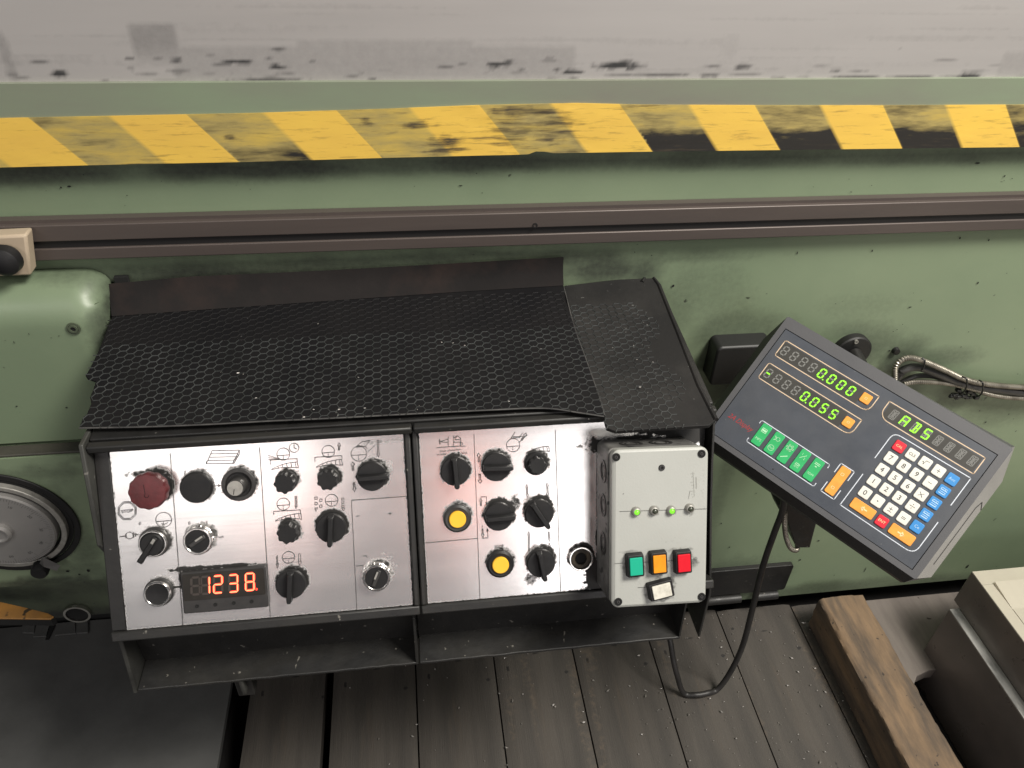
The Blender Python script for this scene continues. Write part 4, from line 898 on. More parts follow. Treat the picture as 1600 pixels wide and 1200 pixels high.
# ================================================================== GREY SWITCH BOX
HB = .062
cb = [PF.pix(x, y, HB) for x, y in ((954.7, 701.4), (1104, 700), (1105, 941.5), (957.4, 949.5))]
ctr_ = sum(cb)/4; wB = (np.linalg.norm(cb[1]-cb[0])+np.linalg.norm(cb[2]-cb[3]))/2; hB = (np.linalg.norm(cb[0]-cb[3])+np.linalg.norm(cb[1]-cb[2]))/2
bang = -.030
SB = PF.at(*ctr_, .0015, bang)
sb = thing('switch_box', SB, 'pale grey plastic switch box with four coloured rockers on the right console panel', 'switch box')
x0, x1, y0, y1 = -wB/2, wB/2, -hB/2, hB/2
MB().prism(rrect(x0-.0015, x1-.0015, y0+.0015, y1, .007), 0, HB-.0135).build('box_body', M['box_dirty'], sb, SB, .001)
mb = MB(); R1 = rrect(x0, x1, y0, y1, .008, 6); R2 = rrect(x0+.0022, x1-.0022, y0+.0022, y1-.0022, .007, 6); R3 = rrect(x0+.003, x1-.003, y0+.003, y1-.003, .006, 6)
# lid rim, then a gridded top carrying the grime
nR = len(R1)
mb.add([(x, y, HB-.0125) for x, y in R1]+[(x, y, HB-.0025) for x, y in R1]+[(x, y, HB-.0006) for x, y in R2]+[(x, y, HB-.0004) for x, y in R3],
       [(j*nR+i, j*nR+(i+1) % nR, (j+1)*nR+(i+1) % nR, (j+1)*nR+i) for j in range(3) for i in range(nR)]+[tuple(3*nR+i for i in range(nR)), tuple(range(nR-1, -1, -1))])
lid = mb.build('box_lid', M['box'], sb, SB)
SBt = SB.at(0, 0, HB)
bl = lambda x, y: SBt.pix(*z4(x, y))
LEDS = [(355, 525, 1), (460, 519, 0), (561, 518, 1), (669, 506, 0)]
ROCK = [(345, 835, 'btn_g', 0), (481, 820, 'btn_o', 0), (624, 815, 'btn_r', 0), (495, 978, 'btn_w', 1)]
lst = [(*z4(495, 975), 22, 20, .62), (*z4(440, 1000), 12, 14, .5), (*z4(545, 930), 12, 8, .6)]
lst += [(*z4(x, y+10), 20, 17, .5) for x, y, _, k in ROCK[:3]]+[(*z4(x, y), 9.5, 9.5, .42) for x, y, _ in LEDS]+[(*z4(690, 820), 8, 10, .5), (*z4(600, 750), 30, 5, .4), (*z4(320, 760), 20, 4, .4), (*z4(745, 400), 4, 60, .2), (*z4(215, 600), 3, 110, .35), (*z4(460, 160), 70, 3, .3), (*z4(480, 1075), 60, 3, .25), (*z4(278, 418), 1.5, 1.5, .7), (*z4(570, 690), 50, 8, .13), (*z4(360, 930), 14, 6, .18)]
grid(SB.at(0, 0, HB), x0+.0032, x1-.0032, y0+.0032, y1-.0032, .0012, .0003, 'lid_face', M['box'], lid, stains(SBt, lst, 3, 260, .6))
for x, y in ((235, 203), (735, 183), (247, 1050), (735, 1020)):
    c = bl(x, y); mb = MB().ring(.0027, .0043, 0, .0008, 24); mb.lathe([(.0001, .0001), (.0028, .0001), (.0028, .0003), (.0001, .0003)], 16); mb.k = 1; mb.ring(.0008, .0017, .0003, .0012, 12)
    mb.build('lid_screw', [M['void'], M['plastic_grey']], lid, SBt.at(*c))
c = bl(502, 265); mb = MB().lathe([(.0001, .0002), (.0034, .0002), (.0034, .0006), (.0001, .0006)], 24); mb.k = 1; mb.ring(.0016, .0030, .0006, .0014, 20); mb.build('hole', [M['void'], M['counter']], lid, SBt.at(*c))
for pts in ([(255, 521), (765, 505)], [(225, 826), (705, 802)], [(362, 966), (412, 965)], [(440, 975), (408, 960)]): MB().line([bl(*p) for p in pts], .0004, .0006).build('scribed_line', M['print'], lid, SBt)
mb = MB()                                                       # worn moulded mark, only faint strokes are legible
for k in range(9): mb.line([bl(672+(k % 3)*6, 300+k*17), bl(694-(k % 2)*5, 296+k*17)], .0004, .0006)
mb.line([bl(686, 290), bl(694, 430)], .0004, .0006); mb.line([bl(705, 320), bl(706, 385)], .0008, .0006); mb.line([bl(668, 400), bl(660, 445)], .0005, .0006)
mb.build('moulded_mark', material('moulded mark grey', (.36, .36, .33), .5), lid, SBt)
for x, y, on in LEDS:
    c = SBt.pix(*z4(x, y), .003); fr = SBt.at(*c)
    k = part('ledb', 'indicator_lamp', lambda: MB().lathe([(.0052, 0), (.0050, .0012), (.0040, .0045), (.0032, .0050), (.0029, .0036), (.0001, .0036)], 28), fr, sb, M['grey_metal'])
    part('ledl'+str(on), 'lamp_lens', lambda: MB().lathe([(.0028, .0036), (.0025, .0050), (.0014, .0060), (.0001, .0062)], 20), fr, k, M['led_g'] if on else M['led_d'])
for x, y, mt, big in ROCK:
    hh_ = .010; c = SBt.pix(*z4(x, y), .004); an = .20 if big else .05
    fr = SBt.at(*c, 0, an)
    if big: wx, wy = .0140, .0100
    else: wx, wy = .0095, .0128
    k = MB().prism(rrect(-wx, wx, -wy, wy, .0018), 0, hh_-.002, rrect(-wx*.93, wx*.93, -wy*.93, wy*.93, .0016)).build('rocker_button', M['plastic'], sb, fr, .0008)
    MB().prism(rrect(-wx*.72, wx*.72, -wy*.74, wy*.74, .0008), hh_-.0022, hh_-.0002).build('button_cap', M[mt], k, fr, .0005)
for i, v in enumerate((.66, .22, -.28)):
    fr = Frame(SB.w(x0-.0015, v*hB/2, .030), SB.ez, SB.ey, -SB.ex)
    part('ko', 'knockout', lambda: MB().ring(.0095, .0125, -.001, .0009, 32).ring(.0060, .0070, -.001, .0006, 24), fr, sb, M['plastic_grey'])
for v in (-.40, .18):
    fr = Frame(SB.w(v*wB/2*1.1, y1, .030), SB.ex, -SB.ez, SB.ey)
    part('ko', 'knockout', lambda: MB().ring(.0095, .0125, -.001, .0009, 32), fr, sb, M['plastic_grey'])

# ================================================================== DIGITAL READOUT
DO = V(0.47147772, 0.76286539, 0.71132059); DU = V(0.65649428, -0.73515040, -0.16902411); DV = V(-0.63266448, -0.41458271, -0.65410767); DN = V(-0.41079304, -0.53635349, 0.73727472)
DU -= DN*(DU@DN); DU /= np.linalg.norm(DU); DVo = np.cross(DN, DU); DVo = DVo if DVo@(-DV) > 0 else -DVo      # DVo: up on the face
RF = Frame(DO, DU, DVo, DN)
mm = lambda u, v: (u/1000, -v/1000)
dro = thing('digital_readout', RF.w(.138, -.082, -.05), 'dark grey digital readout with green digits and coloured keypad, tilted right', 'digital readout')
# housing: front bezel, flared flanks, back shell
fo = [mm(*p) for p in ((-7, 171), (285, 171), (285, -15), (-7, -15))]
bo = [mm(*p) for p in ((8, 180), (280, 179), (299, 156), (299, 18), (288, -25), (12, -20), (-19, 20), (-19, 166))]
mb = MB()
F8 = [fo[0], fo[1], fo[1], fo[2], fo[2], fo[3], fo[3], fo[0]]
F8 = [mm(*p) for p in ((-5, 171), (283, 171), (285, 169), (285, -13), (283, -15), (-5, -15), (-7, -13), (-7, 169))]
D1, D2 = -.026, -.052
mb.add([(*p, 0) for p in F8]+[(*p, D1) for p in bo], [(i, 8+i, 8+(i+1) % 8, (i+1) % 8) for i in range(8)])
mb.mi = [1 if i in (1, 2, 3) else 2 if i in (5, 6, 0, 7) else 0 for i in range(8)]
mb.add([(*p, D1) for p in bo]+[(*p, D2) for p in bo], [(i, 8+i, 8+(i+1) % 8, (i+1) % 8) for i in range(8)]+[tuple(8+i for i in range(8))], 2)
mb.mi[8:16] = [2, 1, 1, 1, 2, 2, 2, 2]
inner = [mm(*p) for p in ((0, 164), (276.4, 164), (276.4, 0), (0, 0))]
outer = [F8[0], F8[1], F8[2], F8[3], F8[4], F8[5], F8[6], F8[7]]
# bezel ring (front) as quads between outer octagon corners and inner rectangle
mb.add([(*p, 0) for p in F8]+[(*p, 0) for p in inner], [(0, 8, 9, 1)[::-1], (1, 9, 2)[::-1], (2, 9, 10, 3)[::-1], (3, 10, 4)[::-1], (4, 10, 11, 5)[::-1], (5, 11, 6)[::-1], (6, 11, 8, 7)[::-1], (7, 8, 0)[::-1]], 0)
mb.add([(*p, 0) for p in inner]+[(*p, -.002) for p in inner], [(i, (i+1) % 4, 4+(i+1) % 4, 4+i) for i in range(4)], 2)
mb.build('housing', [M['dro'], M['dro_side'], M['dro_dark']], dro, RF, smooth=20)
# inset on the right flank
def flank(u, v, t): return None
a, b, c_, d_ = [V(*F8[2], 0), V(*F8[3], 0), V(*bo[3], D1), V(*bo[2], D1)]
pq = lambda s, t: (a+(b-a)*s)*(1-t)+(d_+(c_-d_)*s)*t
nrm = np.cross(b-a, d_-a); nrm /= np.linalg.norm(nrm); nrm = nrm if nrm[0] > 0 else -nrm
mb = MB(); rr_ = [pq(.12, .45), pq(.62, .45), pq(.70, .62), pq(.70, .98), pq(.12, .98)]
for p_, q_ in zip(rr_[:-2], rr_[1:-1]):
    s_ = (q_-p_); s_ /= np.linalg.norm(s_); n_ = np.cross(nrm, s_)*.0008
    mb.add([p_-n_+nrm*.0003, p_+n_+nrm*.0003, q_+n_+nrm*.0003, q_-n_+nrm*.0003], [(0, 1, 2, 3)])
mb.build('flank_groove', M['dro_dark'], dro, RF, smooth=0)
MB().prism([mm(.8, 163.2), mm(275.6, 163.2), mm(275.6, .8), mm(.8, .8)], -.003, -.0006).build('membrane', M['face'], dro, RF)
FZ0 = -.0006
FM = RF.at(0, 0, FZ0)
# outlines
def path_round(pts, r=2.5, seg=5, closed=True):
    out = []; n = len(pts)
    for i in range(n):
        if not closed and i in (0, n-1): out.append(pts[i]); continue
        a, b, c = V(*pts[i-1]), V(*pts[i]), V(*pts[(i+1) % n]); rad = pts[i][2] if len(pts[i]) > 2 else r
        a, b, c = a[:2], b[:2], c[:2]
        d1 = (a-b)/np.linalg.norm(a-b); d2 = (c-b)/np.linalg.norm(c-b)
        for k in range(seg+1):
            t = k/seg; out.append(tuple((1-t)**2*(b+d1*rad)+2*t*(1-t)*b+t*t*(b+d2*rad)))
    return out
def outline(mat_, pts, wd, closed=True, r=2.5, name='outline'):
    mb = MB(); mb.line([mm(*p[:2]) for p in path_round(pts, r, 5, closed)], wd, .0002, closed); return mb.build(name, mat_, dro, FM, smooth=0)
W1 = [[(9, 13, 3), (138, 13, .8), (138, 32, 5), (133, 36.5, 5), (9, 36.5, 3)], [(9, 48.5, 3), (138, 48.5, .8), (138, 67, 5), (133, 72, 5), (9, 72, 3)], [(150.5, 11.5, .8), (268, 10.5, 1.5), (268, 33.5, 1.5), (157, 34, 5), (150.5, 27, 5)]]
for pts in W1: outline(M['cream'], pts, .0011, name='display_outline')
ROWS = [([' ', ' ', ' ', ' ', '0.', '0', '0', '0'], 16.2, 13.15, 25.2, (10, 121, 15, 35)), (['-', ' ', ' ', ' ', '0.', '0', '5', '5'], 16.2, 13.15, 60.8, (10, 121, 50.3, 70.4))]
for chs, u0, du, v, wr in ROWS:
    wn = MB().prism([mm(wr[0], wr[3]), mm(wr[1], wr[3]), mm(wr[1], wr[2]), mm(wr[0], wr[2])], 0, .00012).build('display_window', M['window'], dro, FM)
    for i, ch in enumerate(chs):
        mb = MB(); x, y = mm(u0+du*i, v); seg_digit(mb, ch[0], 0, 0, .0118, .0062, .10, .0017, 0, 0, 1)
        if ch.endswith('.'): mb.add([(.0050+.0009*math.cos(k*pi/4), -.0062+.0009*math.sin(k*pi/4), .0003) for k in range(8)], [tuple(range(8))], 0)
        mb.build('digit', [M['seg_on'], M['seg_off']], wn, FM.at(x, y, .0002), smooth=0)
wn = MB().prism([mm(153, 32.3), mm(266, 31.8), mm(266, 12.6), mm(153, 13.2)], 0, .00012).build('display_window', M['window'], dro, FM)
S14 = {'A': 'abcefgh', 'B': 'abcdhjm', 'S': 'afghcd', ' ': ''}
for i, ch in enumerate(' ABS    '):
    mb = MB(); w2, h2, t = .0033, .0060, .0011; sg = dict(a=(-w2, h2, w2, h2), b=(w2, h2, w2, 0), c=(w2, 0, w2, -h2), d=(-w2, -h2, w2, -h2), e=(-w2, -h2, -w2, 0), f=(-w2, 0, -w2, h2), g=(-w2, 0, 0, 0), h=(0, 0, w2, 0), j=(0, h2, 0, 0), m=(0, 0, 0, -h2), i=(-w2*.7, h2*.85, -.0006, .0008), k=(w2*.7, h2*.85, .0006, .0008), l=(-w2*.7, -h2*.85, -.0006, -.0008), n=(w2*.7, -h2*.85, .0006, -.0008))
    for nm, (xa, ya, xb, yb) in sg.items():
        lit = nm in S14[ch]; d = V(xb-xa, yb-ya); L = np.linalg.norm(d); d /= L; n = V(-d[1], d[0])*(.0008 if lit else .0005); e = d*t*.15; pa, pb = V(xa, ya)+e, V(xb, yb)-e
        q4 = [pa-n, pb-n, pb+n, pa+n]
        mb.add([(p_[0]+.10*p_[1], p_[1], .0003 if lit else .0002) for p_ in q4], [(0, 1, 2, 3)], 0 if lit else 1)
    x, y = mm(163.2+13.72*i, 23.0-.25*i); mb.build('digit', [M['seg_on'], M['seg_off']], wn, FM.at(x, y, .0002), smooth=0)
# keys
def keyshape(key, w, h):
    def f():
        return MB().prism(rrect(-w/2, w/2, -h/2, h/2, .0020, 4), 0, .0014, rrect(-w/2+.0005, w/2-.0005, -h/2+.0005, h/2-.0005, .0018, 4))
    return f
def key(u, v, w, h, mt, leg=None, ink='ink', size=.0062, lines=None, label=None):
    x, y = mm(u, v); fr = FM.at(x, y)
    k = part('k%s%g%g' % (mt, w, h), 'key', keyshape('', w, h), fr, dro, M[mt], .0003)
    if leg or lines:
        mb = MB()
        if leg:
            for j, (s, dx, dy, sz) in enumerate(leg): text(mb, s, dx, dy, sz, .0016)
        for pts, wd, cl in lines or []: mb.line(pts, wd, .0016, cl)
        mb.build('key_legend', M[ink], k, fr, smooth=0)
    return k
kw, kh = .0132, .0136; cu = lambda i: 188.7+16.25*i; rv = lambda j: 52.0+17.0*j
lg = lambda s, sz=.0090: [(s, 0, 0, sz)]
tbl = [[('CAL', 'k_red', 'ink_lo', .0042), ('CLS', 'k_white', 'ink', .0048), ('SQ', 'k_white', 'ink', 0), ('+', 'k_white', 'ink', .008), ('Acc', 'k_blue', 'ink_lb', .0048)],
       [('7', 'k_white', 'ink', .0085), ('8', 'k_white', 'ink', .0085), ('9', 'k_white', 'ink', .0085), ('-', 'k_white', 'ink', .008), ('A', 'k_blue', 'ink_lb', 0)],
       [('4', 'k_white', 'ink', .0085), ('5', 'k_white', 'ink', .0085), ('6', 'k_white', 'ink', .0085), ('X', 'k_white', 'ink', 0), ('B', 'k_blue', 'ink_lb', 0)],
       [('1', 'k_white', 'ink', .0085), ('2', 'k_white', 'ink', .0085), ('3', 'k_white', 'ink', .0085), ('DV', 'k_white', 'ink', 0), ('C', 'k_blue', 'ink_lb', 0)],
       [('0', 'k_white', 'ink', .0085), ('.', 'k_white', 'ink', .010), ('PM', 'k_white', 'ink', 0), ('=', 'k_white', 'ink', .008), ('Ce', 'k_blue', 'ink_lb', .0050)]]
tl = .0005
SYM = {'SQ': [([(-.0034, -.0002), (-.0022, .0004), (-.0012, -.0028), (.0000, .0028), (.0036, .0028)], tl, False)], 'X': [([(-.0024, -.0024), (.0024, .0024)], tl, False), ([(-.0024, .0024), (.0024, -.0024)], tl, False)],
       'DV': [([(-.003, 0), (.003, 0)], tl, False), ([(0, .0022), (0, .0026)], .0008, False), ([(0, -.0022), (0, -.0026)], .0008, False)], 'PM': [([(-.0022, .0008), (.0022, .0008)], tl, False), ([(0, .003), (0, -.0014)], tl, False), ([(-.0022, -.0026), (.0022, -.0026)], tl, False)],
       '+': [([(-.0022, 0), (.0022, 0)], tl, False), ([(0, .0022), (0, -.0022)], tl, False)], '-': [([(-.0022, 0), (.0022, 0)], tl, False)], '=': [([(-.0022, .0009), (.0022, .0009)], tl, False), ([(-.0022, -.0009), (.0022, -.0009)], tl, False)], '.': [([(-.0004, 0), (.0004, 0)], .0011, False)]}
for q in 'ABC': SYM[q] = [([(-.0032, .0034), (.0030, .0034)], .0006, False), ([(-.0034, .0012), (.0034, .0012)], .0010, False), ([(-.0030, -.0012), (.0032, -.0012)], .0006, False), ([(-.0034, -.0034), (.0030, -.0034)], .0010, False), ([(-.0034, .0034), (-.0034, .0006)], .0006, False), ([(.0012, .0034), (.0012, .0006)], .0006, False), ([(.0030, -.0010), (.0030, -.0034)], .0006, False)]
for j, row in enumerate(tbl):
    for i, (s, mt, ink, sz) in enumerate(row):
        key(cu(i), rv(j), kw, kh, mt, None if s in SYM else lg(s, sz), ink, lines=SYM.get(s))
ar = lambda s: [([(s*.0045, 0), (0, 0)], .0016, False), ([(s*-.0022, .0), (s*.0006, .0026)], .0010, False), ([(s*-.0022, 0), (s*.0006, -.0026)], .0010, False), ([(s*-.001, 0), (s*.001, .001)], .0014, False), ([(s*-.001, 0), (s*.001, -.001)], .0014, False)]
key(197.0, 137.1, .0290, kh, 'k_orange', None, 'ink_lo', lines=ar(1)); key(221.2, 137.2, kw, kh, 'k_red', lg('ENT', .0046), 'ink_lo'); key(246.0, 137.0, .0290, kh, 'k_orange', None, 'ink_lo', lines=ar(-1))
for v in (23.6, 59.8): key(127.2, v, .0125, .0130, 'k_orange', None, 'ink_lo', lines=[([(-.001, .0014), (.0012, .0014), (.0012, -.0012), (-.001, -.0012)], .0004, True)])
key(156.9, 126.2, .0128, .0385, 'k_orange', None, 'ink_lo', lines=[([(-.0016, .0110), (.0016, .0110), (.0016, .0080), (-.0016, .0080)], .0005, True), ([(-.0016, -.0085), (.0016, -.0085), (.0016, -.0115), (-.0016, -.0115)], .0005, True)])
gl = [('MFS', 0), ('Ref', 1), ('/', 2), ('SDM', 3), ('SDN', 4)]
def cr(x, y, r, n=14): return ([(x+r*math.cos(2*pi*k/n), y+r*math.sin(2*pi*k/n)) for k in range(n)], .0006, True)
gl_lines = [[([(-.003, .009), (.003, .009), (.003, .004), (-.003, .004)], .0008, True), ([(-.002, .0065), (.002, .0065)], .0024, False)],
            [cr(.001, .0068, .0024), ([(-.0035, .009), (-.001, .006), (-.003, .004)], .0008, False), cr(0, -.0066, .0036)],
            [cr(0, .0062, .0022)]+[cr(.0036*math.cos(k*pi/3), .0062+.0036*math.sin(k*pi/3), .0010, 8) for k in range(6)]+[([(-.003, -.009), (.003, -.0042)], .0010, False)],
            [([(-.0028, .003), (.0028, .0095)], .0006, False), ([(-.0024, -.0046), (.0024, -.0046), (.0024, -.0066), (-.0024, -.0066)], .0008, True)], [([(-.003, .009), (.003, .009)], .0008, False), ([(-.003, .0072), (.003, .0072)], .0008, False), ([(-.0008, .0045), (.0008, .0045)], .0012, False)]]
gt = [[('MFS', 0, -.0066, .0046)], [('Ref', 0, -.0066, .0036)], None, [('1', -.0022, .0086, .004), ('2', .0024, .0044, .004), ('SDM', 0, -.009, .003)], [('SDM', 0, -.0066, .0040)]]
for i in range(5): key(54.3+18.35*i, 131.1, .0132, .0300, 'k_green', gt[i], 'ink_lg', lines=gl_lines[i])
wl = .0010
outline(M['whiteline'], [(44.0, 119.5), (44.0, 115.0), (139.4, 115.0), (139.4, 119.5)], wl, False, 2.5, 'key_bracket'); outline(M['whiteline'], [(44.0, 143.0), (44.0, 147.8), (139.2, 147.8), (139.2, 143.0)], wl, False, 2.5, 'key_bracket')
outline(M['whiteline'], [(148.2, 119), (148.2, 106), (166, 106), (166, 119)], wl, False, 1.2, 'key_bracket'); outline(M['whiteline'], [(148.2, 134), (148.2, 147.2), (166, 147.2), (166, 134)], wl, False, 1.2, 'key_bracket')
outline(M['whiteline'], [(174.8, 78.5), (174.8, 40.6, 9), (268.5, 39.2, 1), (268.5, 77.6)], wl, False, 3, 'key_bracket'); outline(M['whiteline'], [(174.8, 102.8), (174.8, 148.2, 1), (268.3, 148.2, 11), (268.3, 102.3)], wl, False, 3, 'key_bracket')
mb = MB(); x, y = mm(24.5, 132.4); text(mb, '2A Display', x, y, .0094, .0002, .35, 0, sx=.84); mb.build('maker_lettering', M['ink_red'], dro, FM, smooth=0)
mb = MB(); x, y = mm(90, 158); mb.lathe([(.0001, 0), (.0009, 0), (.0009, .0004), (.0001, .0005)], 10, x, y); mb.build('face_screw', M['ink'], dro, FM)
# bracket and arm carrying the readout
arm = thing('readout_arm', (.62, .84, .35), 'black steel arm and bracket under the digital readout', 'support arm')
w1 = lambda x, y, d: RF.w(*mm(x, y), d)
hubp = [w1(138, 80, -.0525), w1(138, 80, -.075)]
mb = MB().tube([fF.o+V(0, -.013, 0), fF.o+V(0, -.035, -.004), w1(138, 76, -.085), w1(138, 80, -.0535)], .012, 12); mb.build('arm_tube', M['black'], arm)
BP = [(1214, 787), (1222, 776), (1275, 812), (1271, 826), (1264, 853), (1243, 853), (1233, 826), (1226, 803), (1219, 800)]
yb_ = .735; brf = Frame((0, yb_, 0), (1, 0, 0), (0, 0, 1), (0, -1, 0)); bp = [tuple(brf.pix(*p)) for p in BP]
if sum(bp[i][0]*bp[(i+1) % len(bp)][1]-bp[(i+1) % len(bp)][0]*bp[i][1] for i in range(len(bp))) < 0: bp = bp[::-1]
MB().prism(bp, -.03, .004).build('bracket_plate', M['black'], arm, brf, .0015)

# ================================================================== CABLES AND CONDUITS
def ytab(lst): return [UY(px, py, y) for px, py, y in lst]
cp = ytab([(1226, 776, .715), (1222, 800, .715), (1210, 832, .715), (1192, 885, .712), (1176, 950, .705), (1160, 1010, .700), (1140, 1052, .695), (1120, 1080, .690), (1101, 1095, .685), (1084, 1097, .684), (1068, 1083, .69), (1058, 1055, .70), (1052, 1030, .715), (1047, 1000, .735), (1040, 975, .76)])
for q in cp: q[2] = max(q[2], FZ+.010)
tag(MB().tube(spline(cp, 10), .0049, 12).build('power_cable', M['cable'], None, smooth=60), 'black cable looping from the readout bracket down to the planks', 'cable')
def conduit(lst, r, label, group, ribbed=True, mt='conduit'):
    sp = spline(ytab(lst), 60 if ribbed else 10)
    # resample to equal steps
    d = np.cumsum([0]+[np.linalg.norm(b-a) for a, b in zip(sp[:-1], sp[1:])]); st = .0009 if ribbed else .004
    ss = np.arange(0, d[-1], st); A_ = np.array(sp); R_ = np.stack([np.interp(ss, d, A_[:, i]) for i in range(3)], 1)
    o = MB().tube(list(R_), r, 10, (lambda i: 1.0 if i % 4 < 2 else .84) if ribbed else None).build('metal_conduit' if ribbed else 'black_hose', M[mt], None, smooth=30)
    return tag(o, label, 'conduit' if ribbed else 'hose', group)
G = 'conduits along the bed wall'
conduit([(1398, 592, .83), (1399, 574, .832), (1408, 563, .833), (1422, 559, .834), (1442, 564, .836), (1475, 578, .838), (1508, 593, .84), (1540, 600, .842), (1600, 605, .843), (1680, 603, .843), (2300, 566, .843)], .0046, 'upper ribbed metal conduit bending over the dark hose by the readout', G)
conduit([(1412, 600, .842), (1430, 597, .842), (1460, 597.5, .842), (1490, 601, .842), (1520, 608, .842), (1545, 616, .842), (1575, 621, .842), (1610, 622, .842), (1680, 619, .842), (2300, 583, .842)], .0040, 'lower ribbed metal conduit sagging beneath the dark hose', G)
conduit([(1402, 590, .842), (1412, 578, .842), (1436, 574, .843), (1470, 586, .843), (1510, 602, .844), (1560, 609, .845), (1610, 614, .845), (1680, 612, .845), (2300, 575, .845)], .0062, 'thick dark hose between the two ribbed metal conduits', G, False, 'cable')
conduit([(1408, 598, .850), (1430, 588, .850), (1458, 588, .851), (1490, 598, .851), (1520, 606, .851)], .0040, 'short dark hose tucked behind the conduit bundle', G, False, 'cable')
tb_ = lambda pts, r=.0013: MB().tube(spline(ytab(pts), 6), r, 6).build('cable_tie', M['tie'])
tag(tb_([(1441, 559, .833), (1445, 565, .829), (1443, 574, .833), (1439, 580, .84)]), 'black tie near the bend of the conduit bundle', 'cable tie', 'cable ties on the conduits')
tag(tb_([(1502, 588, .838), (1510, 592, .829), (1511, 602, .829), (1507, 611, .833), (1500, 616, .84)]), 'left tie of the close pair round the conduit bundle', 'cable tie', 'cable ties on the conduits')
tag(tb_([(1530, 594, .838), (1535, 598, .829), (1536, 608, .829), (1532, 617, .833), (1526, 620, .84)]), 'right tie of the close pair round the conduit bundle', 'cable tie', 'cable ties on the conduits')
mb = MB(); rs = random.Random(3)
for k in range(26):
    q = UY(rs.uniform(1484, 1528), rs.uniform(609, 622), .845); s = rs.uniform(.0015, .004); mb.box(q[0]-s, q[0]+s, q[1]-s, q[1]+s, q[2]-s*.7, q[2]+s*.7)
tag(mb.build('grease_clump', M['tie'], None, bevel=.0008), 'black greasy clump under the tied conduits', 'grease clump')
mb = MB(); q = UY(1404, 553, .85); mb.lathe([(.0001, 0), (.006, 0), (.005, .006), (.0001, .007)], 14); mb.build('wall_bolt', M['black'], bed, Frame((q[0], YW, q[2]), (1, 0, 0), (0, 0, 1), (0, -1, 0)))
lo_ = conduit([(1226, 800, .73), (1226, 822, .728), (1229, 842, .727), (1236, 857, .728), (1245, 859, .735), (1246, 848, .745)], .0042, 'short looped metal conduit hanging below the readout bracket', None)

# ================================================================== TIMBER BEAM
bz = .052; bl_, br_ = UZ(1286, 938, bz), UZ(1345, 926, bz); x0b, x1b = (bl_[0]+UZ(1416, 1200, bz)[0])/2, (br_[0]+UZ(1512, 1200, bz)[0])/2; yb2 = (bl_[1]+br_[1])/2
mb = MB(); nl, na = 260, 14; prof = []
for k in range(na): prof.append((x0b+(x1b-x0b)*k/na, bz))
for k in range(na): prof.append((x1b, bz+(FZ+.003-bz)*k/na))
for k in range(na): prof.append((x1b+(x0b-x1b)*k/na, FZ+.003))
for k in range(na): prof.append((x0b, FZ+.003+(bz-FZ-.003)*k/na))
n = len(prof); P_ = np.array(prof); vs = []; rngb = np.random.default_rng(2)
yy = np.linspace(yb2, -.45, nl); cxm, czm = (x0b+x1b)/2, (bz+FZ)/2
for y in yy:
    for i, (x, z) in enumerate(prof):
        dx, dz = x-cxm, z-czm; k = fbm(np.array([y*7.]), np.array([i*.55]), 4)[0]-.5; cr_ = 1.0 if i % na == 0 else 0
        e = .006*k+.0035*(fbm(np.array([y*60.]), np.array([i*1.1]), 11)[0]-.5)-cr_*.004*(.4+fbm(np.array([y*16.]), np.array([i*3.]), 8)[0])
        m_ = math.hypot(dx, dz); vs.append((x+dx/m_*e, y+(.004*(fbm(np.array([x*40]), np.array([z*40]), 5)[0]-.5) if y == yy[0] else 0), z+(dz/m_*e if z > FZ+.02 else 0)))
fs = [(j*n+i, (j+1)*n+i, (j+1)*n+(i+1) % n, j*n+(i+1) % n) for j in range(nl-1) for i in range(n)]+[tuple(range(n)), tuple((nl-1)*n+i for i in range(n-1, -1, -1))]
mb.add(vs, fs); tag(mb.build('timber_beam', M['beam'], None, smooth=45), 'rough brown squared timber lying on the planks beside the steel block', 'timber')

# ================================================================== STEPPED STEEL BLOCK
b0 = UZ(1448, 1019, FZ); b1 = UX(1483, 952, b0[0]); b2 = UZ(1493, 943, b1[2]); b3 = UX(1518, 893, b2[0])
blk = thing('steel_block', (1.1, .5, FZ-.09), 'stepped steel block with pale top standing on the floor at right border', 'steel block')
yb0 = b1[1]
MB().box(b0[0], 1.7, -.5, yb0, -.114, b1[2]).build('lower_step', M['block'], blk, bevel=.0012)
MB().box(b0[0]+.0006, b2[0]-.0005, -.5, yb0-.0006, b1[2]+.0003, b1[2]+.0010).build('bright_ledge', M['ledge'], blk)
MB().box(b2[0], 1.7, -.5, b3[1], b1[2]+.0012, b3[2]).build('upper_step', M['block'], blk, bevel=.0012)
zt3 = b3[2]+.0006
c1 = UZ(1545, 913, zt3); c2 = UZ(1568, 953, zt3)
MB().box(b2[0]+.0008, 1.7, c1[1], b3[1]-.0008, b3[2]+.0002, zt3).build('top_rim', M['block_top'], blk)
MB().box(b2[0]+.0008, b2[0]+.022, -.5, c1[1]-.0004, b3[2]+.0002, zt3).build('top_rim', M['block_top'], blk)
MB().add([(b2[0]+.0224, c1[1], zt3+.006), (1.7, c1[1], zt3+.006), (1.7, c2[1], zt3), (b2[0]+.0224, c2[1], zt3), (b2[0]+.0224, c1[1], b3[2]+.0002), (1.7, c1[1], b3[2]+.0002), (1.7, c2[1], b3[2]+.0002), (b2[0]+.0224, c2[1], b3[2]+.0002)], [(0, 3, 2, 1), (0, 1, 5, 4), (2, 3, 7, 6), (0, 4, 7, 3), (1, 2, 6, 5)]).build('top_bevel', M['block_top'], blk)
MB().box(b2[0]+.0226, 1.7, -.5, c2[1]-.0004, b3[2]+.0002, zt3+.0008).build('top_plate', M['block_top'], blk, label='pale pinkish plate on the top of the block')

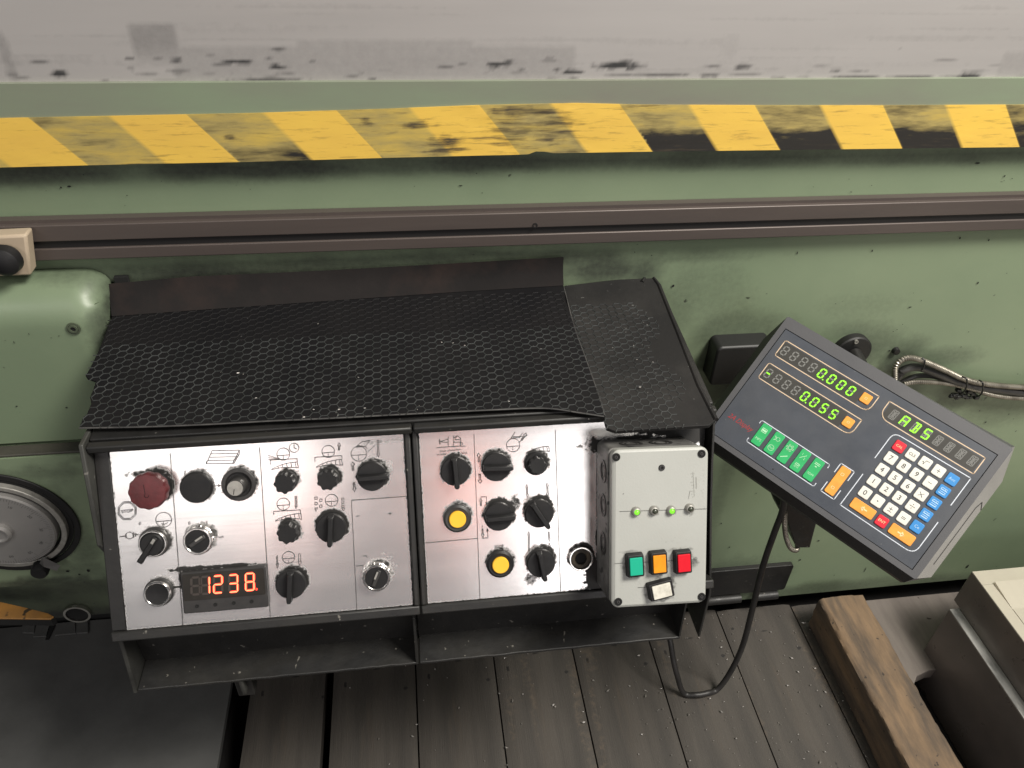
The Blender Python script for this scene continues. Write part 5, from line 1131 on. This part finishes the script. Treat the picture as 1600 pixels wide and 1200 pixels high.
# ================================================================== GRADUATED DIAL
dc = UY(0, 828, YD-.012); dF = Frame((dc[0], YD-.0006, dc[2]), (1, 0, 0), (0, 0, 1), (0, -1, 0))
dl = thing('graduated_dial', dF, 'large round graduated metal dial with pointer on the green housing', 'dial')
rD = UY(92, 839, YD-.014)[0]-dc[0]; rO = UY(126, 842, YD-.004)[0]-dc[0]+.007
MB().lathe([(rD, 0), (rD, .012), (rD-.002, .014), (.0001, .014)], 96).build('disc', M['dial'], dl, dF)
MB().ring(rO-.008, rO, 0, .003, 96).build('outer_rim', M['plastic'], dl, dF, .001)
MB().ring(rD+.001, rO-.009, 0, .0012, 96).build('groove', M['void'], dl, dF)
MB().ring(rD+.0045, rD+.0115, 0, .009, 96).build('clamp_ring', M['grey_metal'], dl, dF, .001)
hb = MB().lathe([(.0165, .014), (.0165, .019), (.0135, .022), (.012, .022), (.0100, .0195), (.0001, .019)], 48).build('hub', M['dial'], dl, dF)
mb = MB()
for k in range(120):
    a = 2*pi*k/120; L = .009 if k % 10 == 0 else .0065 if k % 5 == 0 else .0042; r1, r2 = rD-.0035, rD-.0035-L
    mb.line([(r1*math.cos(a), r1*math.sin(a)), (r2*math.cos(a), r2*math.sin(a))], .00035, .0142)
for k in range(12):
    a = pi/2-2*pi*k/12-.05; text(mb, str(k*10), (rD-.017)*math.cos(a), (rD-.017)*math.sin(a), .0062, .0142, 0, a-pi/2)
tag(mb.build('scale_marks', M['print'], dl, dF, smooth=0), kind='stuff')
t_, g_ = UY(66, 871, YD-.016), UY(93, 893, YD-.016); L_ = lambda q: ((q-dF.o)@dF.ex, (q-dF.o)@dF.ey)
tip = L_(t_); e1, e2 = L_(UY(60, 884, YD-.016)), L_(UY(94, 884, YD-.016)); e3 = L_(UY(88, 893, YD-.016))
MB().add([(*tip, .0145), (*e1, .0145), (*e3, .0145), (*e2, .0145), (*L_(UY(70, 882, YD-.016)), .0195), (*L_(UY(90, 889, YD-.016)), .019)], [(0, 1, 4), (1, 2, 5, 4), (2, 3, 5), (3, 0, 4, 5), (0, 3, 2, 1)]).build('pointer', M['pointer'], dl, dF, smooth=0)
kq = L_(UY(62, 893, YD-.02))
MB().lathe([(.0001, .003), (.0105, .003), (.0115, .008), (.0115, .020), (.010, .024), (.0001, .0245)], 28, *kq).build('clamp_knob', M['plastic'], dl, dF)

# ================================================================== ORANGE FLAP
of = thing('orange_flap', UZ(30, 960, .07), 'chipped orange painted pointed flap low on the bed at left border', 'flap')
op = [(-60, 934), (0, 940), (40, 949), (75, 958), (84, 963), (78, 967), (0, 966), (-60, 966)]; ozf = .275
pl_ = [tuple(UZ(x, y, ozf)[:2]) for x, y in op][::-1]
MB().prism(pl_, ozf-.003, ozf).build('painted_top', M['orange_paint'], of, bevel=.0008)
ins_ = [(x-.0005, y+.001) for x, y in pl_]
MB().prism(ins_, ozf-.018, ozf-.0035).build('black_base', M['void'], of)
